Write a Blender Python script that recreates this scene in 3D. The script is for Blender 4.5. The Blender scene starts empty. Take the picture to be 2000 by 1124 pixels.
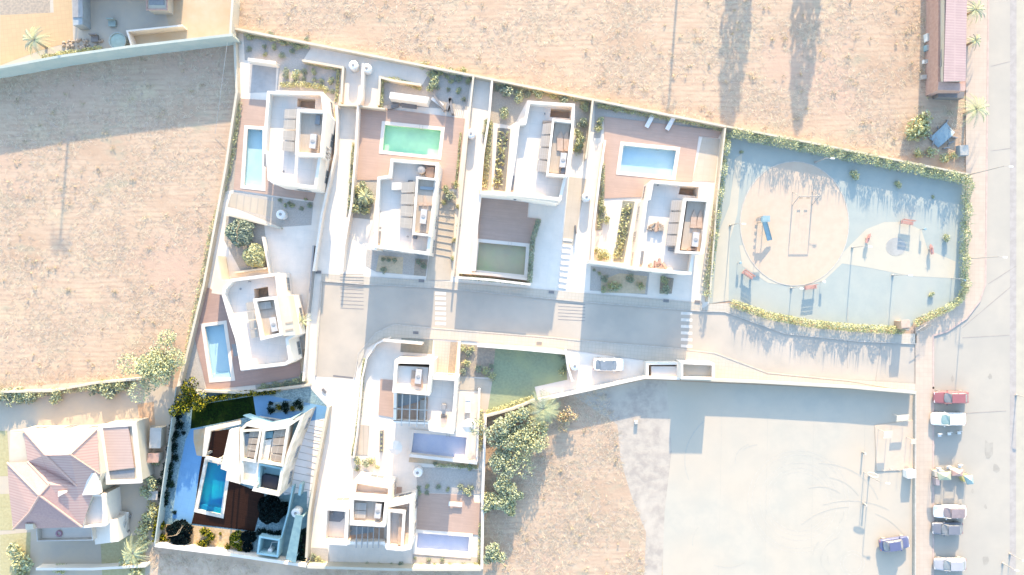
import bpy, bmesh, math, random
from mathutils import Vector, Matrix
from mathutils.geometry import delaunay_2d_cdt
random.seed(7)
SC = bpy.context.scene
COL = SC.collection

# ------------------------------------------------------------------ camera
CAM_H = 97.0      # drone height in metres
PPM = 13.8        # plan units (photo-plan grid) per metre at ground level
cam = bpy.data.cameras.new('drone_camera')
cam_o = bpy.data.objects.new('drone_camera', cam); COL.objects.link(cam_o)
cam_o.location = (0, 0, CAM_H); cam.sensor_width = 36; cam.lens = 36 * CAM_H / (2000 / PPM)
cam.clip_start = 0.5; cam.clip_end = 2000
SC.camera = cam_o

# ------------------------------------------------------------------ daylight
SUN_EL = math.radians(16.2); SUN_DIR = Vector((-0.08, -1, 0)).normalized()
wd = bpy.data.worlds.new('World'); SC.world = wd; wd.use_nodes = True
nt = wd.node_tree; bg = nt.nodes['Background']
sky = nt.nodes.new('ShaderNodeTexSky'); sky.sky_type = 'NISHITA'; sky.sun_disc = False
sky.sun_elevation = SUN_EL; sky.sun_rotation = math.atan2(-SUN_DIR.x, -SUN_DIR.y)
sky.ozone_density = 2.2; sky.dust_density = 0.6
nt.links.new(sky.outputs[0], bg.inputs[0]); bg.inputs[1].default_value = 0.15
sun = bpy.data.lights.new('sun', 'SUN'); sun.energy = 2.0; sun.angle = math.radians(0.5); sun.color = (1, .85, .62)
sun_o = bpy.data.objects.new('sun', sun); COL.objects.link(sun_o)
dv = Vector((SUN_DIR.x * math.cos(SUN_EL), SUN_DIR.y * math.cos(SUN_EL), -math.sin(SUN_EL)))
sun_o.rotation_euler = dv.to_track_quat('-Z', 'Y').to_euler(); sun_o.location = (0, 0, 80)
SC.view_settings.view_transform = 'Standard'; SC.view_settings.look = 'None'
SC.view_settings.exposure = 2.56; SC.view_settings.gamma = 1.0

# ------------------------------------------------------------------ plan helpers
def W(px, py, h=0.0):
    k = (CAM_H - h) / CAM_H
    return ((px - 1000) / PPM * k, (562 - py) / PPM * k)
def W3(px, py, h=0.0):
    x, y = W(px, py, h); return Vector((x, y, h))

LIT = (1.95, 2.28, 2.8); SHD = (.92, 1.33, 2.05)
def lin(c):
    c /= 255.0
    return c / 12.92 if c < .04045 else ((c + .055) / 1.055) ** 2.4
def A(r, g, b, k=LIT):   # base colour solved from its displayed tone, veil included, in daylight (or in open shade with k=SHD)
    return tuple(min(.86, lin(c) / q) for c, q in zip((r, g, b), k))

MATS = {}
def node_mat(name):
    m = bpy.data.materials.new(name); m.use_nodes = True
    return m, m.node_tree.nodes, m.node_tree.links, m.node_tree.nodes['Principled BSDF']
def mix_color(N, L, fac, c1, c2):
    mx = N.new('ShaderNodeMix'); mx.data_type = 'RGBA'
    if hasattr(fac, 'is_output'): L.new(fac, mx.inputs[0])
    else: mx.inputs[0].default_value = fac
    for i, c in ((6, c1), (7, c2)):
        if hasattr(c, 'is_output'): L.new(c, mx.inputs[i])
        else: mx.inputs[i].default_value = (*c, 1)
    return mx.outputs[2]
def noise(N, L, scale, detail=4, rough=.6, vec=None):
    n = N.new('ShaderNodeTexNoise'); n.inputs['Scale'].default_value = scale
    n.inputs['Detail'].default_value = detail; n.inputs['Roughness'].default_value = rough
    if vec is not None: L.new(vec, n.inputs['Vector'])
    return n.outputs[0]
def ramp(N, L, fac, a, b):
    r = N.new('ShaderNodeMapRange'); r.inputs[1].default_value = a; r.inputs[2].default_value = b
    L.new(fac, r.inputs[0]); return r.outputs[0]
def coords(N, L, rot=0.0, scale=(1, 1, 1)):
    g = N.new('ShaderNodeNewGeometry'); mp = N.new('ShaderNodeMapping')
    mp.inputs['Rotation'].default_value = (0, 0, rot); mp.inputs['Scale'].default_value = scale
    L.new(g.outputs['Position'], mp.inputs[0]); return mp.outputs[0]
def bump(N, L, bs, h, strength, dist=.05):
    b = N.new('ShaderNodeBump'); b.inputs['Strength'].default_value = strength; b.inputs['Distance'].default_value = dist
    L.new(h, b.inputs['Height']); L.new(b.outputs[0], bs.inputs['Normal'])
def mat(name, c, c2=None, scale=1.5, rough=.85, bmp=0.0, lo=.4, hi=.6, metal=0.0, detail=5, c3=None, scale3=.25):
    if name in MATS: return MATS[name]
    m, N, L, bs = node_mat(name)
    if c2 is None: c2 = tuple(x * .86 for x in c)
    v = coords(N, L); n = noise(N, L, scale, detail, .62, v)
    col = mix_color(N, L, ramp(N, L, n, lo, hi), c, c2)
    if c3 is not None:
        n3 = noise(N, L, scale3, 3, .5, v); col = mix_color(N, L, ramp(N, L, n3, .45, .7), col, c3)
    L.new(col, bs.inputs['Base Color']); bs.inputs['Roughness'].default_value = rough
    bs.inputs['Metallic'].default_value = metal
    if bmp: bump(N, L, bs, n, bmp, .08)
    MATS[name] = m; return m
def tiles(name, c, joint, rot, w, h, mortar=.02, rough=.8, wob=.06, off=0.0):
    if name in MATS: return MATS[name]
    m, N, L, bs = node_mat(name)
    v = coords(N, L, rot)
    b = N.new('ShaderNodeTexBrick'); L.new(v, b.inputs['Vector']); b.offset = off
    b.inputs['Scale'].default_value = 1; b.inputs['Brick Width'].default_value = w; b.inputs['Row Height'].default_value = h
    b.inputs['Mortar Size'].default_value = mortar
    b.inputs['Color1'].default_value = (*c, 1); b.inputs['Color2'].default_value = (*[x * (1 - wob) for x in c], 1)
    b.inputs['Mortar'].default_value = (*joint, 1)
    n = noise(N, L, .7, 5, .6, v)
    col = mix_color(N, L, ramp(N, L, n, .35, .75), b.outputs[0], mix_color(N, L, .5, b.outputs[0], tuple(x * .78 for x in c)))
    L.new(col, bs.inputs['Base Color']); bs.inputs['Roughness'].default_value = rough
    MATS[name] = m; return m
def water_mat(name, tint, rough=.03):
    if name in MATS: return MATS[name]
    m, N, L, bs = node_mat(name); out = N['Material Output']; N.remove(bs)
    t = N.new('ShaderNodeBsdfTransparent'); t.inputs[0].default_value = (*tint, 1)
    g = N.new('ShaderNodeBsdfGlossy'); g.inputs['Roughness'].default_value = rough
    v = coords(N, L); n = noise(N, L, 2.2, 3, .5, v)
    b = N.new('ShaderNodeBump'); b.inputs['Strength'].default_value = .25; b.inputs['Distance'].default_value = .05
    L.new(n, b.inputs['Height']); L.new(b.outputs[0], g.inputs['Normal'])
    mx = N.new('ShaderNodeMixShader'); mx.inputs[0].default_value = .05; L.new(t.outputs[0], mx.inputs[1]); L.new(g.outputs[0], mx.inputs[2])
    L.new(mx.outputs[0], out.inputs[0]); MATS[name] = m; return m
def leafmat(name, c):
    if name in MATS: return MATS[name]
    m, N, L, bs = node_mat(name)
    oi = N.new('ShaderNodeNewGeometry')
    col = mix_color(N, L, ramp(N, L, noise(N, L, .9, 3, .6, coords(N, L)), .35, .65), c, tuple(x * .72 for x in c))
    col = mix_color(N, L, oi.outputs['Random Per Island'], col, tuple(min(.9, x * 1.25) for x in c))
    L.new(col, bs.inputs['Base Color']); bs.inputs['Roughness'].default_value = .75
    MATS[name] = m; return m

# palette: stucco, paving and decks, with a white haze veil put into their colours
WHITE = mat('white_stucco', (.74, .61, .475), (.69, .575, .455), scale=.5, bmp=.05)
CREAM = mat('cream_stucco', A(255, 252, 240), A(252, 247, 230), scale=.6, bmp=.05)
PAVE = tiles('white_paving', (.77, .64, .50), (.68, .58, .47), math.radians(6.3), 1.2, 1.2, .012, .8, .03)
PAVE_G = tiles('grey_paving', A(236, 232, 232), A(222, 220, 222), math.radians(6.3), .8, .8, .015, .8, .05)
ROOFM = tiles('roof_screed', (.75, .62, .49), (.62, .53, .43), math.radians(6.3), 1.6, 1.6, .02, .8, .05)
SIDEWALK = tiles('sidewalk_paving', A(255, 250, 240), A(232, 228, 220), math.radians(5), .5, .5, .02, .85, .04)
SIDEWALK2 = tiles('cream_sidewalk', A(255, 240, 226), A(240, 224, 212), 0, .6, .6, .02, .85, .05)
ASPH = mat('reflection_asphalt', A(238, 231, 222), A(228, 224, 217), scale=.45, bmp=.15, lo=.35, hi=.65, detail=8, c3=A(250, 242, 232), scale3=.14)  # lighter blotches are reflected light put into the asphalt colour
ASPH2 = mat('main_road_asphalt', A(234, 229, 220), A(225, 222, 215), scale=.4, bmp=.15, lo=.35, hi=.7, detail=8, c3=A(219, 217, 211), scale3=.09)
KERB = mat('kerb_stone', A(252, 250, 245), scale=2)
DECK = tiles('veiled_deck', A(246, 218, 204), A(226, 198, 188), math.radians(6.3), 3.2, .15, .012, .7, .10, .5)
DECK_E = tiles('veiled_deck_angled', A(232, 200, 190), A(206, 178, 170), math.radians(-10), 3.2, .15, .012, .7, .10, .5)
DECK_D = tiles('shade_dark_deck', A(74, 50, 40), A(18, 12, 12), math.radians(12), 3.2, .15, .012, .65, .25, .5)  # shade of the house put into the dark deck colour
PLANK = tiles('roof_planks', A(246, 236, 224), A(226, 214, 204), math.radians(96), 2.5, .2, .02, .75, .1, .5)
PV = tiles('solar_glass', A(226, 222, 216), A(244, 240, 234), math.radians(6.3), .9, 1.4, .035, .35, .06)
PV_D = tiles('solar_glass_clear', A(206, 192, 176), A(240, 230, 214), math.radians(14), .9, 1.4, .035, .3, .06)
GRAVEL = mat('pale_gravel', A(238, 232, 222), A(218, 215, 208), scale=6, bmp=.4, detail=8)
GRAVEL_S = mat('blue_grey_gravel', A(240, 238, 236), A(224, 224, 224), scale=5, bmp=.4, detail=8)
SOIL = mat('planting_soil', A(226, 212, 196), A(198, 190, 180), scale=3, bmp=.5, detail=8)
DGLASS = mat('tinted_glass', A(186, 192, 200), rough=.12)
WGLASS = mat('window_glass', A(150, 165, 180), rough=.08)
FRAME = mat('white_frame', A(248, 248, 248), rough=.5)
GREYM = mat('grey_metal', A(205, 207, 212), rough=.5)
DGREYM = mat('dark_metal', A(168, 168, 172), rough=.5)
WHITEP = mat('white_plastic', (.78, .70, .60), rough=.4)
AC = mat('white_enamel', A(250, 250, 255), rough=.45)
LAWN = mat('clipped_lawn', A(196, 214, 178), A(184, 200, 168), scale=3, bmp=.4, c3=A(212, 224, 176), scale3=.2)
LEAF_L = leafmat('leaf_yellow_green', A(246, 250, 190)); LEAF_M = leafmat('leaf_green', A(222, 240, 198)); LEAF_D = leafmat('leaf_deep_green', A(190, 208, 188))
LEAF_Y = leafmat('leaf_straw', A(250, 226, 172)); BARK = mat('bark', A(214, 198, 182), scale=6, bmp=.5)
LV = [LEAF_L, LEAF_M, LEAF_D, BARK]
# the vivid plot, unveiled; shade is put into its deck and paving colours
FL = [leafmat('leaf_lime', A(205, 200, 60)), leafmat('leaf_olive', A(90, 110, 30)), leafmat('leaf_bottle', A(18, 48, 30)), mat('pale_branch', A(226, 204, 170))]
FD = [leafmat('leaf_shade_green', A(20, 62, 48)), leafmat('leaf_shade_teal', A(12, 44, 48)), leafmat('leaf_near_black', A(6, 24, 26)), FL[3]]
SHADEBLUE = tiles('shade_blue_paving', A(98, 162, 236, SHD), A(84, 146, 220, SHD), math.radians(14), 1.0, 1.0, .012, .75, .04)  # blue of skylit shade put into the paving colour
BLUEWALL = mat('pale_blue_render', A(150, 205, 240, SHD), A(136, 192, 232, SHD), scale=.8)
BLUESLAB = mat('steel_blue_slab', A(112, 160, 190, SHD), A(96, 144, 178, SHD), scale=1.2)
BLUEGRV = mat('blue_gravel', A(132, 178, 212, SHD), A(92, 134, 168, SHD), scale=5, bmp=.4, detail=8)
SANDGRV = mat('sand_gravel', A(255, 236, 204), A(244, 212, 160), scale=4, bmp=.4, detail=8)
LAWN_D = mat('deep_green_turf', A(30, 62, 8), A(12, 34, 6), scale=4, bmp=.5, c3=A(70, 90, 10), scale3=.3)
SHADETEAL = mat('shade_teal_render', A(228, 240, 238), A(214, 232, 232), scale=.6)  # teal of the wall's shaded south face put into its colour

DECK_D.node_tree.nodes['Principled BSDF'].inputs['Specular IOR Level'].default_value = .08
for q in FL[:3] + FD[:3] + [LAWN_D]: q.node_tree.nodes['Principled BSDF'].inputs['Specular IOR Level'].default_value = .1
# ------------------------------------------------------------------ mesh builder
OFF = {}
class MB:
    def __init__(s): s.v = []; s.f = []; s.m = []
    def face(s, pts, m=0):
        i = len(s.v); s.v += [tuple(p) for p in pts]; s.f.append(tuple(range(i, i + len(pts)))); s.m.append(m); return s
    def wprism(s, pts, z0, z1, m=0, top=True, bottom=True):      # pts: world xy
        a = sum(pts[i][0] * pts[(i + 1) % len(pts)][1] - pts[(i + 1) % len(pts)][0] * pts[i][1] for i in range(len(pts)))
        if a < 0: pts = pts[::-1]
        n = len(pts); i = len(s.v)
        s.v += [(x, y, z0) for x, y in pts] + [(x, y, z1) for x, y in pts]
        if top: s.f.append(tuple(i + n + k for k in range(n))); s.m.append(m)
        if bottom: s.f.append(tuple(i + n - 1 - k for k in range(n))); s.m.append(m)
        for k in range(n):
            k2 = (k + 1) % n; s.f.append((i + k, i + k2, i + n + k2, i + n + k)); s.m.append(m)
        return s
    def prism(s, pts, z0, z1, m=0, hp=None, **k):
        h = z1 if hp is None else hp
        return s.wprism([W(x, y, h) for x, y in pts], z0, z1, m, **k)
    def ring(s, pts, t, z0, z1, m=0, hp=None):
        h = z1 if hp is None else hp
        o = [Vector(W(x, y, h)) for x, y in pts]
        a = sum(o[i].x * o[(i + 1) % len(o)].y - o[(i + 1) % len(o)].x * o[i].y for i in range(len(o)))
        if a < 0: o = o[::-1]
        inn = inset(o, t); n = len(o); i = len(s.v)
        for q in (o, inn):
            for z in (z0, z1): s.v += [(p.x, p.y, z) for p in q]
        for k in range(n):
            k2 = (k + 1) % n; a0, a1, b0, b1 = i, i + n, i + 2 * n, i + 3 * n
            s.f += [(a0 + k, a0 + k2, a1 + k2, a1 + k), (b0 + k2, b0 + k, b1 + k, b1 + k2), (a1 + k, a1 + k2, b1 + k2, b1 + k), (a0 + k2, a0 + k, b0 + k, b0 + k2)]; s.m += [m] * 4
        return s
    def path(s, pts, t, z0, z1, m=0, closed=False):              # wall along a line, t in metres
        p = [Vector(W(x, y, z1)) for x, y in pts]; n = len(p); L = []; R = []
        for i in range(n):
            a = p[i - 1] if (i > 0 or closed) else None; b = p[(i + 1) % n] if (i < n - 1 or closed) else None
            d1 = (p[i] - a).normalized() if a is not None else (b - p[i]).normalized()
            d2 = (b - p[i]).normalized() if b is not None else d1
            d = (d1 + d2).normalized(); nn = Vector((-d.y, d.x)); c = max(.4, nn.dot(Vector((-d1.y, d1.x))))
            L.append(p[i] + nn * t / 2 / c); R.append(p[i] - nn * t / 2 / c)
        i0 = len(s.v)
        for q in (L, R):
            for z in (z0, z1): s.v += [(v.x, v.y, z) for v in q]
        for k in range(n if closed else n - 1):
            k2 = (k + 1) % n; l0, l1, r0, r1 = i0, i0 + n, i0 + 2 * n, i0 + 3 * n
            s.f += [(l1 + k, r1 + k, r1 + k2, l1 + k2), (l0 + k, l1 + k, l1 + k2, l0 + k2), (r0 + k2, r1 + k2, r1 + k, r0 + k), (l0 + k, l0 + k2, r0 + k2, r0 + k)]; s.m += [m] * 4
        if not closed:
            for k in (0, n - 1):
                s.f.append((i0 + k, i0 + 2 * n + k, i0 + 3 * n + k, i0 + n + k)); s.m.append(m)
        return s
    def box(s, c, size, rot=0.0, m=0, taper=1.0):                # world box standing on c
        x, y, z = c; w, d, h = size; ca, sa = math.cos(rot), math.sin(rot); i = len(s.v)
        for zz, k in ((0, 1), (h, taper)):
            for sx, sy in ((-1, -1), (1, -1), (1, 1), (-1, 1)):
                u, v = sx * w / 2 * k, sy * d / 2 * k; s.v.append((x + u * ca - v * sa, y + u * sa + v * ca, z + zz))
        for f in ((3, 2, 1, 0), (4, 5, 6, 7), (0, 1, 5, 4), (1, 2, 6, 5), (2, 3, 7, 6), (3, 0, 4, 7)):
            s.f.append(tuple(i + k for k in f)); s.m.append(m)
        return s
    def tube(s, p, q, r, r2=None, n=8, m=0):
        p, q = Vector(p), Vector(q); d = (q - p).normalized(); a = d.orthogonal().normalized(); b = d.cross(a); r2 = r if r2 is None else r2; i = len(s.v)
        for c, rr in ((p, r), (q, r2)):
            for k in range(n):
                t = 2 * math.pi * k / n; s.v.append(tuple(c + a * math.cos(t) * rr + b * math.sin(t) * rr))
        for k in range(n):
            k2 = (k + 1) % n; s.f.append((i + k, i + k2, i + n + k2, i + n + k)); s.m.append(m)
        s.f.append(tuple(i + n - 1 - k for k in range(n))); s.f.append(tuple(i + n + k for k in range(n))); s.m += [m, m]
        return s
    def lathe(s, c, prof, n=20, m=0):                            # prof [(r,z)...]
        i = len(s.v); x, y, z = c; P = len(prof)
        for r, zz in prof:
            for k in range(n): t = 2 * math.pi * k / n; s.v.append((x + r * math.cos(t), y + r * math.sin(t), z + zz))
        for j in range(P - 1):
            for k in range(n):
                k2 = (k + 1) % n; s.f.append((i + j * n + k, i + j * n + k2, i + (j + 1) * n + k2, i + (j + 1) * n + k)); s.m.append(m)
        s.f.append(tuple(i + (P - 1) * n + k for k in range(n))); s.m.append(m)
        s.f.append(tuple(i + n - 1 - k for k in range(n))); s.m.append(m)
        return s
    def leaf(s, c, size, m=0, up=.5, asp=.5):
        d = Vector((random.gauss(0, 1), random.gauss(0, 1), random.gauss(0, 1) + up)); d.normalize()
        a = d.orthogonal().normalized(); a.rotate(Matrix.Rotation(random.random() * 6.28, 3, d)); b = d.cross(a)
        l, w = size * random.uniform(.6, 1.3), size * asp * random.uniform(.7, 1.2); c = Vector(c)
        return s.face([c - a * l / 2, c - b * w / 2 + a * l * .1, c + a * l / 2, c + b * w / 2 + a * l * .1], m)
    def build(s, name, mats, parent=None, smooth=False):
        mats = mats if isinstance(mats, (list, tuple)) else [mats]
        me = bpy.data.meshes.new(name)
        if parent is not None: off = OFF[parent.name]
        else:
            xs = [v[0] for v in s.v]; ys = [v[1] for v in s.v]; zs = [v[2] for v in s.v]
            off = Vector(((min(xs) + max(xs)) / 2, (min(ys) + max(ys)) / 2, min(zs)))
        me.from_pydata([(x - off.x, y - off.y, z - off.z) for x, y, z in s.v], [], s.f)
        for mm in mats: me.materials.append(mm)
        me.polygons.foreach_set('material_index', s.m)
        if smooth: me.polygons.foreach_set('use_smooth', [True] * len(me.polygons))
        me.update()
        o = bpy.data.objects.new(name, me); COL.objects.link(o); OFF[o.name] = off
        if parent is not None: o.parent = parent
        else: o.location = off
        return o
def inset(o, t):
    n = len(o); r = []
    for i in range(n):
        d1 = (o[i] - o[i - 1]).normalized(); d2 = (o[(i + 1) % n] - o[i]).normalized()
        n1 = Vector((-d1.y, d1.x)); n2 = Vector((-d2.y, d2.x)); b = n1 + n2
        if b.length < 1e-4: b = n1
        b.normalize(); r.append(o[i] + b * t / max(.35, b.dot(n1)))
    return r
def in_poly(p, poly):
    x, y = p; c = False; j = len(poly) - 1
    for i in range(len(poly)):
        xi, yi = poly[i]; xj, yj = poly[j]
        if (yi > y) != (yj > y) and x < (xj - xi) * (y - yi) / (yj - yi + 1e-12) + xi: c = not c
        j = i
    return c
def sheet(mb, outer, holes, z, m=0, wpts=False):                 # flat sheet with real openings in it
    P = [Vector(p) for p in (outer if wpts else [W(x, y, z) for x, y in outer])]
    H = [[Vector(p) for p in (h if wpts else [W(x, y, z) for x, y in h])] for h in holes]
    V = list(P); E = [(i, (i + 1) % len(P)) for i in range(len(P))]
    for h in H:
        b = len(V); V += h; E += [(b + i, b + (i + 1) % len(h)) for i in range(len(h))]
    r = delaunay_2d_cdt(V, E, [], 0, 1e-5); vs = r[0]
    for f in r[2]:
        c = (sum(vs[i].x for i in f) / 3, sum(vs[i].y for i in f) / 3)
        if in_poly(c, P) and not any(in_poly(c, h) for h in H):
            a, b, d = (vs[i] for i in f)
            if (b - a).cross(d - a) < 0: b, d = d, b
            mb.face([(a.x, a.y, z), (b.x, b.y, z), (d.x, d.y, z)], m)
    return mb
def tag(o, label=None, cat=None, group=None, kind=None):
    if label: o['label'] = label
    if cat: o['category'] = cat
    if group: o['group'] = group
    if kind: o['kind'] = kind
    return o
def thing(name, label, cat, px, py, group=None, z=0.0):
    o = bpy.data.objects.new(name, None); COL.objects.link(o); o.empty_display_size = .2
    x, y = W(px, py, z); o.location = (x, y, z); OFF[o.name] = Vector((x, y, z))
    return tag(o, label, cat, group)
def lthing(name, label, cat, group=None):                        # built round its own origin, placed afterwards
    o = bpy.data.objects.new(name, None); COL.objects.link(o); o.empty_display_size = .2
    OFF[o.name] = Vector((0, 0, 0)); return tag(o, label, cat, group)
def put(o, px, py, rot=0.0, z=0.0, s=1.0, lab=None):
    x, y = W(px, py, z); o.location = (x, y, z); o.rotation_euler = (0, 0, rot); o.scale = (s, s, s) if not isinstance(s, tuple) else s
    if lab: o['label'] = lab
    return o
def dup(root, lab=None, **kw):
    def rec(o, par):
        c = o.copy(); COL.objects.link(c); c.parent = par; OFF[c.name] = OFF.get(o.name, Vector((0, 0, 0)))
        for ch in [x for x in ALL_CH.get(o.name, [])]: rec(ch, c)
        return c
    kids(root)
    c = rec(root, None)
    if lab: c['label'] = lab
    return c
ALL_CH = {}
def kids(root):
    for o in COL.objects:
        pass
    if root.name not in ALL_CH:
        def walk(o):
            ALL_CH[o.name] = list(o.children)
            for c in o.children: walk(c)
        walk(root)
def flat(name, pts, z, m, label=None, cat=None, kind=None, holes=(), thick=.0):
    mb = MB(); sheet(mb, pts, holes, z)
    o = mb.build(name, m); return tag(o, label, cat, None, kind)
def ell(cx, cy, rx, ry, n=40, rot=0.0):
    return [(cx + rx * math.cos(t) * math.cos(rot) - ry * math.sin(t) * math.sin(rot), cy + rx * math.cos(t) * math.sin(rot) + ry * math.sin(t) * math.cos(rot)) for t in [2 * math.pi * i / n for i in range(n)]]

# ------------------------------------------------------------------ pools: (water outline, coping width m)
POOL = {
 'A': [(484, 252), (514, 254), (513, 367), (477, 363)],
 'B': [(752, 244), (862, 255), (856, 306), (747, 295)],
 'C': [(935, 473), (1028, 482), (1024, 538), (930, 528)],
 'D': [(1217, 284), (1321, 294), (1313, 346), (1210, 336)],
 'E': [(400, 638), (438, 633), (453, 738), (415, 741)],
 'F': [(406, 901), (446, 909), (432, 1005), (387, 995)],
 'G': [(808, 845), (912, 854), (908, 896), (803, 887)],
 'H': [(816, 1040), (917, 1048), (914, 1084), (813, 1076)]}
HOLES = list(POOL.values())

# ------------------------------------------------------------------ ground and roads
m, N, L, bs = node_mat('dry_field')
v = coords(N, L); vs_ = coords(N, L, math.radians(-4), (.16, 1.1, 1))
n1 = noise(N, L, .16, 8, .68, v); n2 = noise(N, L, 1.3, 8, .72, v); n3 = noise(N, L, 1.0, 6, .7, vs_); n4 = noise(N, L, .05, 3, .5, v)
c = mix_color(N, L, ramp(N, L, n2, .32, .72), A(254, 234, 210), A(246, 218, 194))
c = mix_color(N, L, ramp(N, L, n3, .50, .68), c, A(236, 206, 184)); n5 = noise(N, L, 2.4, 6, .7, vs_); c = mix_color(N, L, ramp(N, L, n5, .50, .72), c, A(226, 198, 176))
wv = N.new('ShaderNodeTexWave'); wv.wave_type = 'BANDS'; wv.bands_direction = 'Y'; wv.inputs['Scale'].default_value = .42; wv.inputs['Distortion'].default_value = 5; wv.inputs['Detail'].default_value = 3; wv.inputs['Detail Scale'].default_value = .7
L.new(coords(N, L, math.radians(-3), (.35, 1, 1)), wv.inputs['Vector'])
wm = N.new('ShaderNodeMath'); wm.operation = 'MULTIPLY'; L.new(ramp(N, L, wv.outputs[1], .55, .95), wm.inputs[0]); L.new(ramp(N, L, n1, .42, .56), wm.inputs[1])
c = mix_color(N, L, wm.outputs[0], c, A(232, 204, 182))
c = mix_color(N, L, ramp(N, L, n1, .56, .70), c, A(255, 238, 208)); n6 = noise(N, L, .09, 5, .6, v); c = mix_color(N, L, ramp(N, L, n6, .52, .64), c, A(234, 206, 182)); n7 = noise(N, L, .3, 6, .65, coords(N, L, 0, (.5, 1, 1))); c = mix_color(N, L, ramp(N, L, n7, .58, .7), c, A(220, 212, 190))
c = mix_color(N, L, ramp(N, L, n4, .55, .7), c, A(248, 216, 196))
L.new(c, bs.inputs['Base Color']); bs.inputs['Roughness'].default_value = .95
bump(N, L, bs, n2, .5, .12); FIELD = m
mb = MB(); sheet(mb, [(-1600, -1500), (3600, -1500), (3600, 2600), (-1600, 2600)], HOLES, 0.0)
tag(mb.build('ground', FIELD), kind='structure')
flat('shaded_earth_strip', [(290, 1066), (598, 1106), (944, 1110), (944, 1260), (280, 1260)], .005, mat('shade_grey_earth', A(186, 186, 188, SHD), A(178, 178, 180, SHD), scale=1.2, bmp=.4, detail=8, c3=A(196, 196, 196, SHD)), kind='structure')  # grey sheet with the wall's shade put into its colour
RUB = mat('grey_rubble_earth', A(238, 230, 220), A(214, 206, 200), scale=.9, bmp=.6, detail=9, c3=A(246, 238, 228))
flat('dirt_lot', [(1118, 772), (1262, 742), (1302, 744), (1312, 880), (1292, 1130), (1258, 1130), (1262, 1040), (1235, 975), (1212, 900), (1206, 830), (1160, 800)], .004, RUB, kind='structure')

PIECES = [('site_paving', [(456, 55), (930, 150), (1418, 250), (1385, 600), (1370, 606), (1140, 590), (850, 562), (716, 556), (628, 549), (616, 734), (690, 739), (700, 690), (735, 650), (770, 634), (850, 642), (1080, 660), (1145, 668), (1310, 680), (1396, 690), (1500, 730), (1660, 744), (1790, 762), (1262, 740), (1052, 780), (945, 815), (940, 1112), (598, 1108), (300, 1066), (345, 755), (395, 560), (440, 330), (462, 180)], PAVE, .02)]
for nm, p, mm, z in PIECES:
    hs = [h for h in HOLES]
    flat(nm, p, z, mm, kind='structure', holes=hs)
# inner street
flat('street', [(628, 549), (716, 556), (850, 562), (1140, 590), (1370, 608), (1415, 609), (1534, 652), (1677, 667), (1790, 672), (1790, 764), (1660, 744), (1500, 730), (1396, 691), (1310, 681), (1145, 668), (1080, 661), (850, 643), (770, 635), (735, 651), (700, 691), (690, 741), (616, 736)], .024, ASPH, kind='structure')
flat('main_road', [(1935, -400), (1973, -400), (1973, 1500), (1823, 1500), (1823, 655), (1850, 648), (1888, 622), (1914, 588), (1925, 555)], .02, ASPH2, kind='structure')
flat('road_gutter', [(1973, -400), (1986, -400), (1984, 1500), (1972, 1500)], .026, mat('gutter_concrete', A(226, 222, 222), scale=1), kind='structure')
flat('far_road', [(1986, -400), (2400, -400), (2400, 1500), (1984, 1500)], .02, mat('cream_asphalt', A(238, 234, 220), A(230, 226, 214), scale=.5, detail=8), kind='structure')
mb = MB(); sheet(mb, [(1887, -400), (1935, -400), (1925, 555), (1914, 588), (1888, 622), (1850, 648), (1823, 655), (1823, 1500), (1786, 1500), (1788, 640), (1865, 600), (1886, 560)], [], .12)
tag(mb.build('sidewalk', SIDEWALK2), kind='structure')
mb = MB(); mb.path([(1935, -400), (1925, 555), (1914, 588), (1888, 622), (1850, 648), (1823, 656), (1823, 760)], .22, 0, .14); mb.path([(1823, 756), (1823, 1500)], .22, 0, .14)
tag(mb.build('kerb', mat('pink_kerb', A(255, 232, 226), scale=1)), kind='structure')
mb = MB(); sheet(mb, [(1385, 594), (1424, 592), (1500, 620), (1600, 642), (1760, 652), (1790, 652), (1790, 672), (1677, 667), (1534, 652), (1415, 609), (1370, 606)], [], .12)
sheet(mb, [(628, 535), (716, 541), (850, 549), (1140, 573), (1372, 592), (1370, 607), (1140, 590), (850, 562), (716, 556), (628, 549)], [], .10)
sheet(mb, [(716, 680), (748, 660), (850, 662), (1080, 678), (1145, 688), (1260, 704), (1262, 738), (1330, 742), (1790, 765), (1790, 750), (1660, 742), (1500, 728), (1396, 689), (1310, 679), (1145, 666), (1080, 659), (850, 641), (770, 633), (735, 649), (698, 690), (700, 720)], [], .11)
tag(mb.build('pavement', SIDEWALK), kind='structure')
mb = MB()
mb.path([(628, 549), (716, 556), (850, 562), (1140, 590), (1370, 608), (1415, 609), (1534, 652), (1677, 667), (1790, 672)], .16, 0, .15)
mb.path([(1790, 766), (1660, 744), (1500, 729), (1396, 690), (1310, 680), (1145, 667), (1080, 660), (850, 642), (770, 634), (735, 650), (700, 690), (692, 738)], .16, 0, .15)
mb.path([(628, 549), (622, 640), (616, 734)], .2, 0, .22)
tag(mb.build('street_kerb', KERB), kind='structure')
flat('drain_channel', [(651, 733), (690, 737), (689, 740), (650, 736)], .03, DGREYM, kind='structure')
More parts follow.
